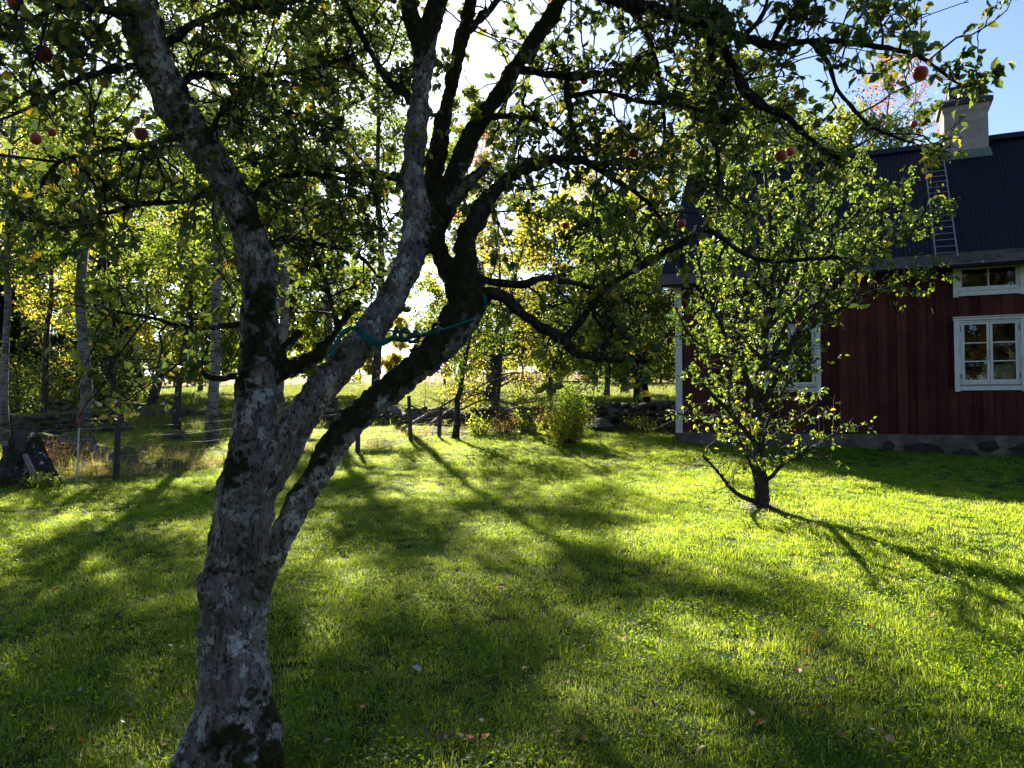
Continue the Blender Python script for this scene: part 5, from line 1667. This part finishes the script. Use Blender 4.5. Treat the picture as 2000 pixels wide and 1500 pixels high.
def grass_patch(name, lab, xs, ys, dens, col, s0, s1, seed):
    X, Y = np.meshgrid(xs, ys); Z = terrain(X, Y)
    v = np.stack((X.ravel(), Y.ravel(), Z.ravel()), 1); nx = len(xs)
    i, j = np.meshgrid(np.arange(nx - 1), np.arange(len(ys) - 1)); a = (j * nx + i).ravel()
    d = dens(v[:, 0], v[:, 1])
    hs = np.array([.93 + .5 * mnoise.noise(Vector((p[0] * .9, p[1] * .9, seed))) + .45 * mnoise.noise(Vector((p[0] * 2.7, p[1] * 2.7, seed + 5))) for p in v])
    hs = np.clip(hs, .55, 1.4) + .6 * np.exp(-((v[:, 0] - APB_SAVE[0]) ** 2 + (v[:, 1] - APB_SAVE[1]) ** 2) / .08)
    me = np_mesh(name, v, np.stack((a, a + 1, a + nx + 1, a + nx), 1), {"dens": d, "hs": hs})
    o = link(name, me, None, kind="stuff"); tag(o, lab, "grass")
    ng = bpy.data.node_groups.new(name, 'GeometryNodeTree')
    ng.interface.new_socket("Geometry", in_out='INPUT', socket_type='NodeSocketGeometry')
    ng.interface.new_socket("Geometry", in_out='OUTPUT', socket_type='NodeSocketGeometry')
    G = lambda t: ng.nodes.new(t)
    gi, go = G("NodeGroupInput"), G("NodeGroupOutput")
    dp = G("GeometryNodeDistributePointsOnFaces"); dp.inputs["Seed"].default_value = seed
    na = G("GeometryNodeInputNamedAttribute"); na.data_type = 'FLOAT'; na.inputs["Name"].default_value = "dens"
    ci = G("GeometryNodeCollectionInfo"); ci.inputs["Collection"].default_value = col; ci.inputs["Separate Children"].default_value = True; ci.inputs["Reset Children"].default_value = True
    ip = G("GeometryNodeInstanceOnPoints"); ip.inputs["Pick Instance"].default_value = True
    rv = G("FunctionNodeRandomValue"); rv.data_type = 'FLOAT_VECTOR'
    rv.inputs["Min"].default_value = (-.12, -.12, 0); rv.inputs["Max"].default_value = (.12, .12, 6.283)
    rsz = G("FunctionNodeRandomValue"); rsz.data_type = 'FLOAT'; rsz.inputs[2].default_value = s0; rsz.inputs[3].default_value = s1
    ln = ng.links.new
    ln(gi.outputs[0], dp.inputs["Mesh"]); ln(na.outputs[0], dp.inputs["Density"])
    ln(dp.outputs["Points"], ip.inputs["Points"]); ln(ci.outputs[0], ip.inputs["Instance"])
    ln(rv.outputs[0], ip.inputs["Rotation"]); nb = G("GeometryNodeInputNamedAttribute"); nb.data_type = 'FLOAT'; nb.inputs["Name"].default_value = "hs"
    mu = G("ShaderNodeMath"); mu.operation = 'MULTIPLY'; ln(rsz.outputs[1], mu.inputs[0]); ln(nb.outputs[0], mu.inputs[1])
    ln(mu.outputs[0], ip.inputs["Scale"])
    ln(ip.outputs[0], go.inputs[0])
    m = o.modifiers.new("grass", 'NODES'); m.node_group = ng


def lawn_dens(x, y):
    r = np.hypot(x, y)
    d = np.interp(r, (0, 4, 8, 14, 22), (430, 430, 260, 140, 90))
    d = d * np.where(fence_side(x, y), np.where((y > 13.4) & (x < -2), .45, .12), 1)
    d = d * (y > 1.2) * (np.abs(x) < .78 * y + 1.6)
    u, w = house_uv(x, y)
    d = d * ~((u > .1) & (u < HLEN) & (w > .05) & (w < HWID))
    d = d * (.75 + .25 * np.sin(x * 2.3 + 1) * np.sin(y * 1.9))
    d = np.where(np.hypot(x - PB[0], y - PB[1]) < .25, 8, d)
    return np.clip(d, 0, None)


def rough_dens(x, y):
    d = np.where(fence_side(x, y - .15), 26.0, 0) * np.where(y > 14.2, .25, 1)
    d = d * np.where((x > -3.5) & (y > 20.8), .0, 1)
    d = d * np.where((y > 16.8) & (x < -3), .35, 1) * (np.abs(x) < .78 * y + 2)
    d = d * np.where(y > 24, 0, 1) * (.6 + .5 * np.sin(x * 1.7) * np.sin(y * 2.3 + x))
    u, w = house_uv(x, y)
    d = d * ~((u > -.2) & (u < HLEN) & (w > -.3))
    return np.clip(d, 0, None)


def field_dens(x, y):
    d = np.interp(y, (20, 21, 30, 50, 60, 66, 105), (0, 14, 10, 5, 2.5, .15, .0)) * (np.abs(x) < .72 * y + 2)
    u, w = house_uv(x, y)
    d = d * ~((u > -.2) & (u < HLEN) & (w > -.3) & (w < HWID + .5))
    return d * np.where((x < -4) & (y < 23), 1.8, 1)


grass_patch("lawn_grass", "short green lawn grass covering the garden", np.arange(-18, 16.1, .25), np.arange(1, 24.6, .25), lawn_dens, tuft_col, .75, 1.35, 3)
grass_patch("rough_grass", "tall dry tan and green grass beyond the wire fence", np.arange(-18, 8.1, .3), np.arange(7, 25, .3), rough_dens, rough_col, .6, 1.15, 4)
grass_patch("pasture_grass", "tufts of pasture grass on the field behind the walls", np.arange(-70, 60, 1.0), np.arange(19, 106, 1.0), field_dens, past_col, .6, 1.3, 5)

# fallen leaves on the lawn
FL = {"orange": ((.55, .20, .03), "curled orange leaf fallen on the lawn"), "red": ((.35, .05, .03), "small red leaf fallen on the lawn"),
      "tan": ((.42, .30, .17), "pale tan leaf fallen on the lawn"), "white": ((.62, .62, .54), "whitish underside of a leaf fallen on the lawn"), "brown": ((.14, .075, .04), "dark brown leaf fallen on the lawn")}
fm = {}
for c, (col, lab) in FL.items():
    mt = leaf_mat("fallen_" + c, [(0, [k * .7 for k in col]), (1, col)], [(0, [k * .7 for k in col]), (1, col)], .3, use_object=True)
    me = leaf_mesh("fallen_leaf", np.array([[-.5, 0, 0.]]), np.array([[1.0, 0, .05]]), np.array([[0, .1, 1.]]), np.ones(1), np.array([.7]), np.zeros(1), True)
    me.materials.append(mt); fm[c] = me
spots = [(1590, 1268, 'orange'), (1028, 1330, 'red'), (1776, 1282, 'white'), (1622, 1356, 'white'), (1718, 1448, 'orange'), (1738, 1472, 'tan'), (940, 1430, 'white'), (685, 1258, 'orange'), (708, 1405, 'orange'), (948, 1470, 'orange'),
         (155, 1470, 'orange'), (120, 1460, 'orange'), (332, 1277, 'white'), (200, 1295, 'orange'), (300, 1330, 'orange'), (240, 1440, 'tan'), (1670, 1118, 'orange'), (1626, 1150, 'orange'), (1222, 1270, 'orange'), (1470, 1265, 'red'), (1240, 1415, 'orange'),
         (1130, 1420, 'red'), (1095, 1455, 'tan'), (1284, 1358, 'tan'), (1490, 1430, 'orange'), (1602, 1405, 'orange'), (1645, 1460, 'orange'), (1920, 1307, 'orange'), (1560, 1332, 'red'), (1800, 1305, 'brown'), (1735, 1345, 'red'), (1270, 1110, 'orange'), (1245, 1125, 'orange'), (1720, 1108, 'orange'),
         (830, 1450, 'brown'), (900, 1470, 'tan'), (1370, 1490, 'orange'), (640, 1480, 'tan'), (1540, 1225, 'brown'), (1820, 1222, 'orange'), (1180, 1470, 'tan'), (1580, 1375, 'white'), (260, 1170, 'tan'), (120, 1200, 'brown')]
rfl = np.random.default_rng(77)
for _ in range(70):
    spots.append((rfl.uniform(0, 2000), 1000 + 480 * rfl.uniform(0, 1) ** .8, rfl.choice(list(FL), p=(.36, .14, .22, .10, .18))))
for px, py, c in spots:
    p = on_ground(px, py)
    o = link("fallen_leaf", fm[c], None); s = rfl.uniform(.035, .06)
    o.location = (p[0], p[1], p[2] + rfl.uniform(.045, .075)); o.scale = (s, s, s)
    o.rotation_euler = (rfl.uniform(-.5, .5), rfl.uniform(-.5, .5), rfl.uniform(0, 6.28))
    tag(o, FL[c][1], "leaf", c + " leaves fallen on the lawn")
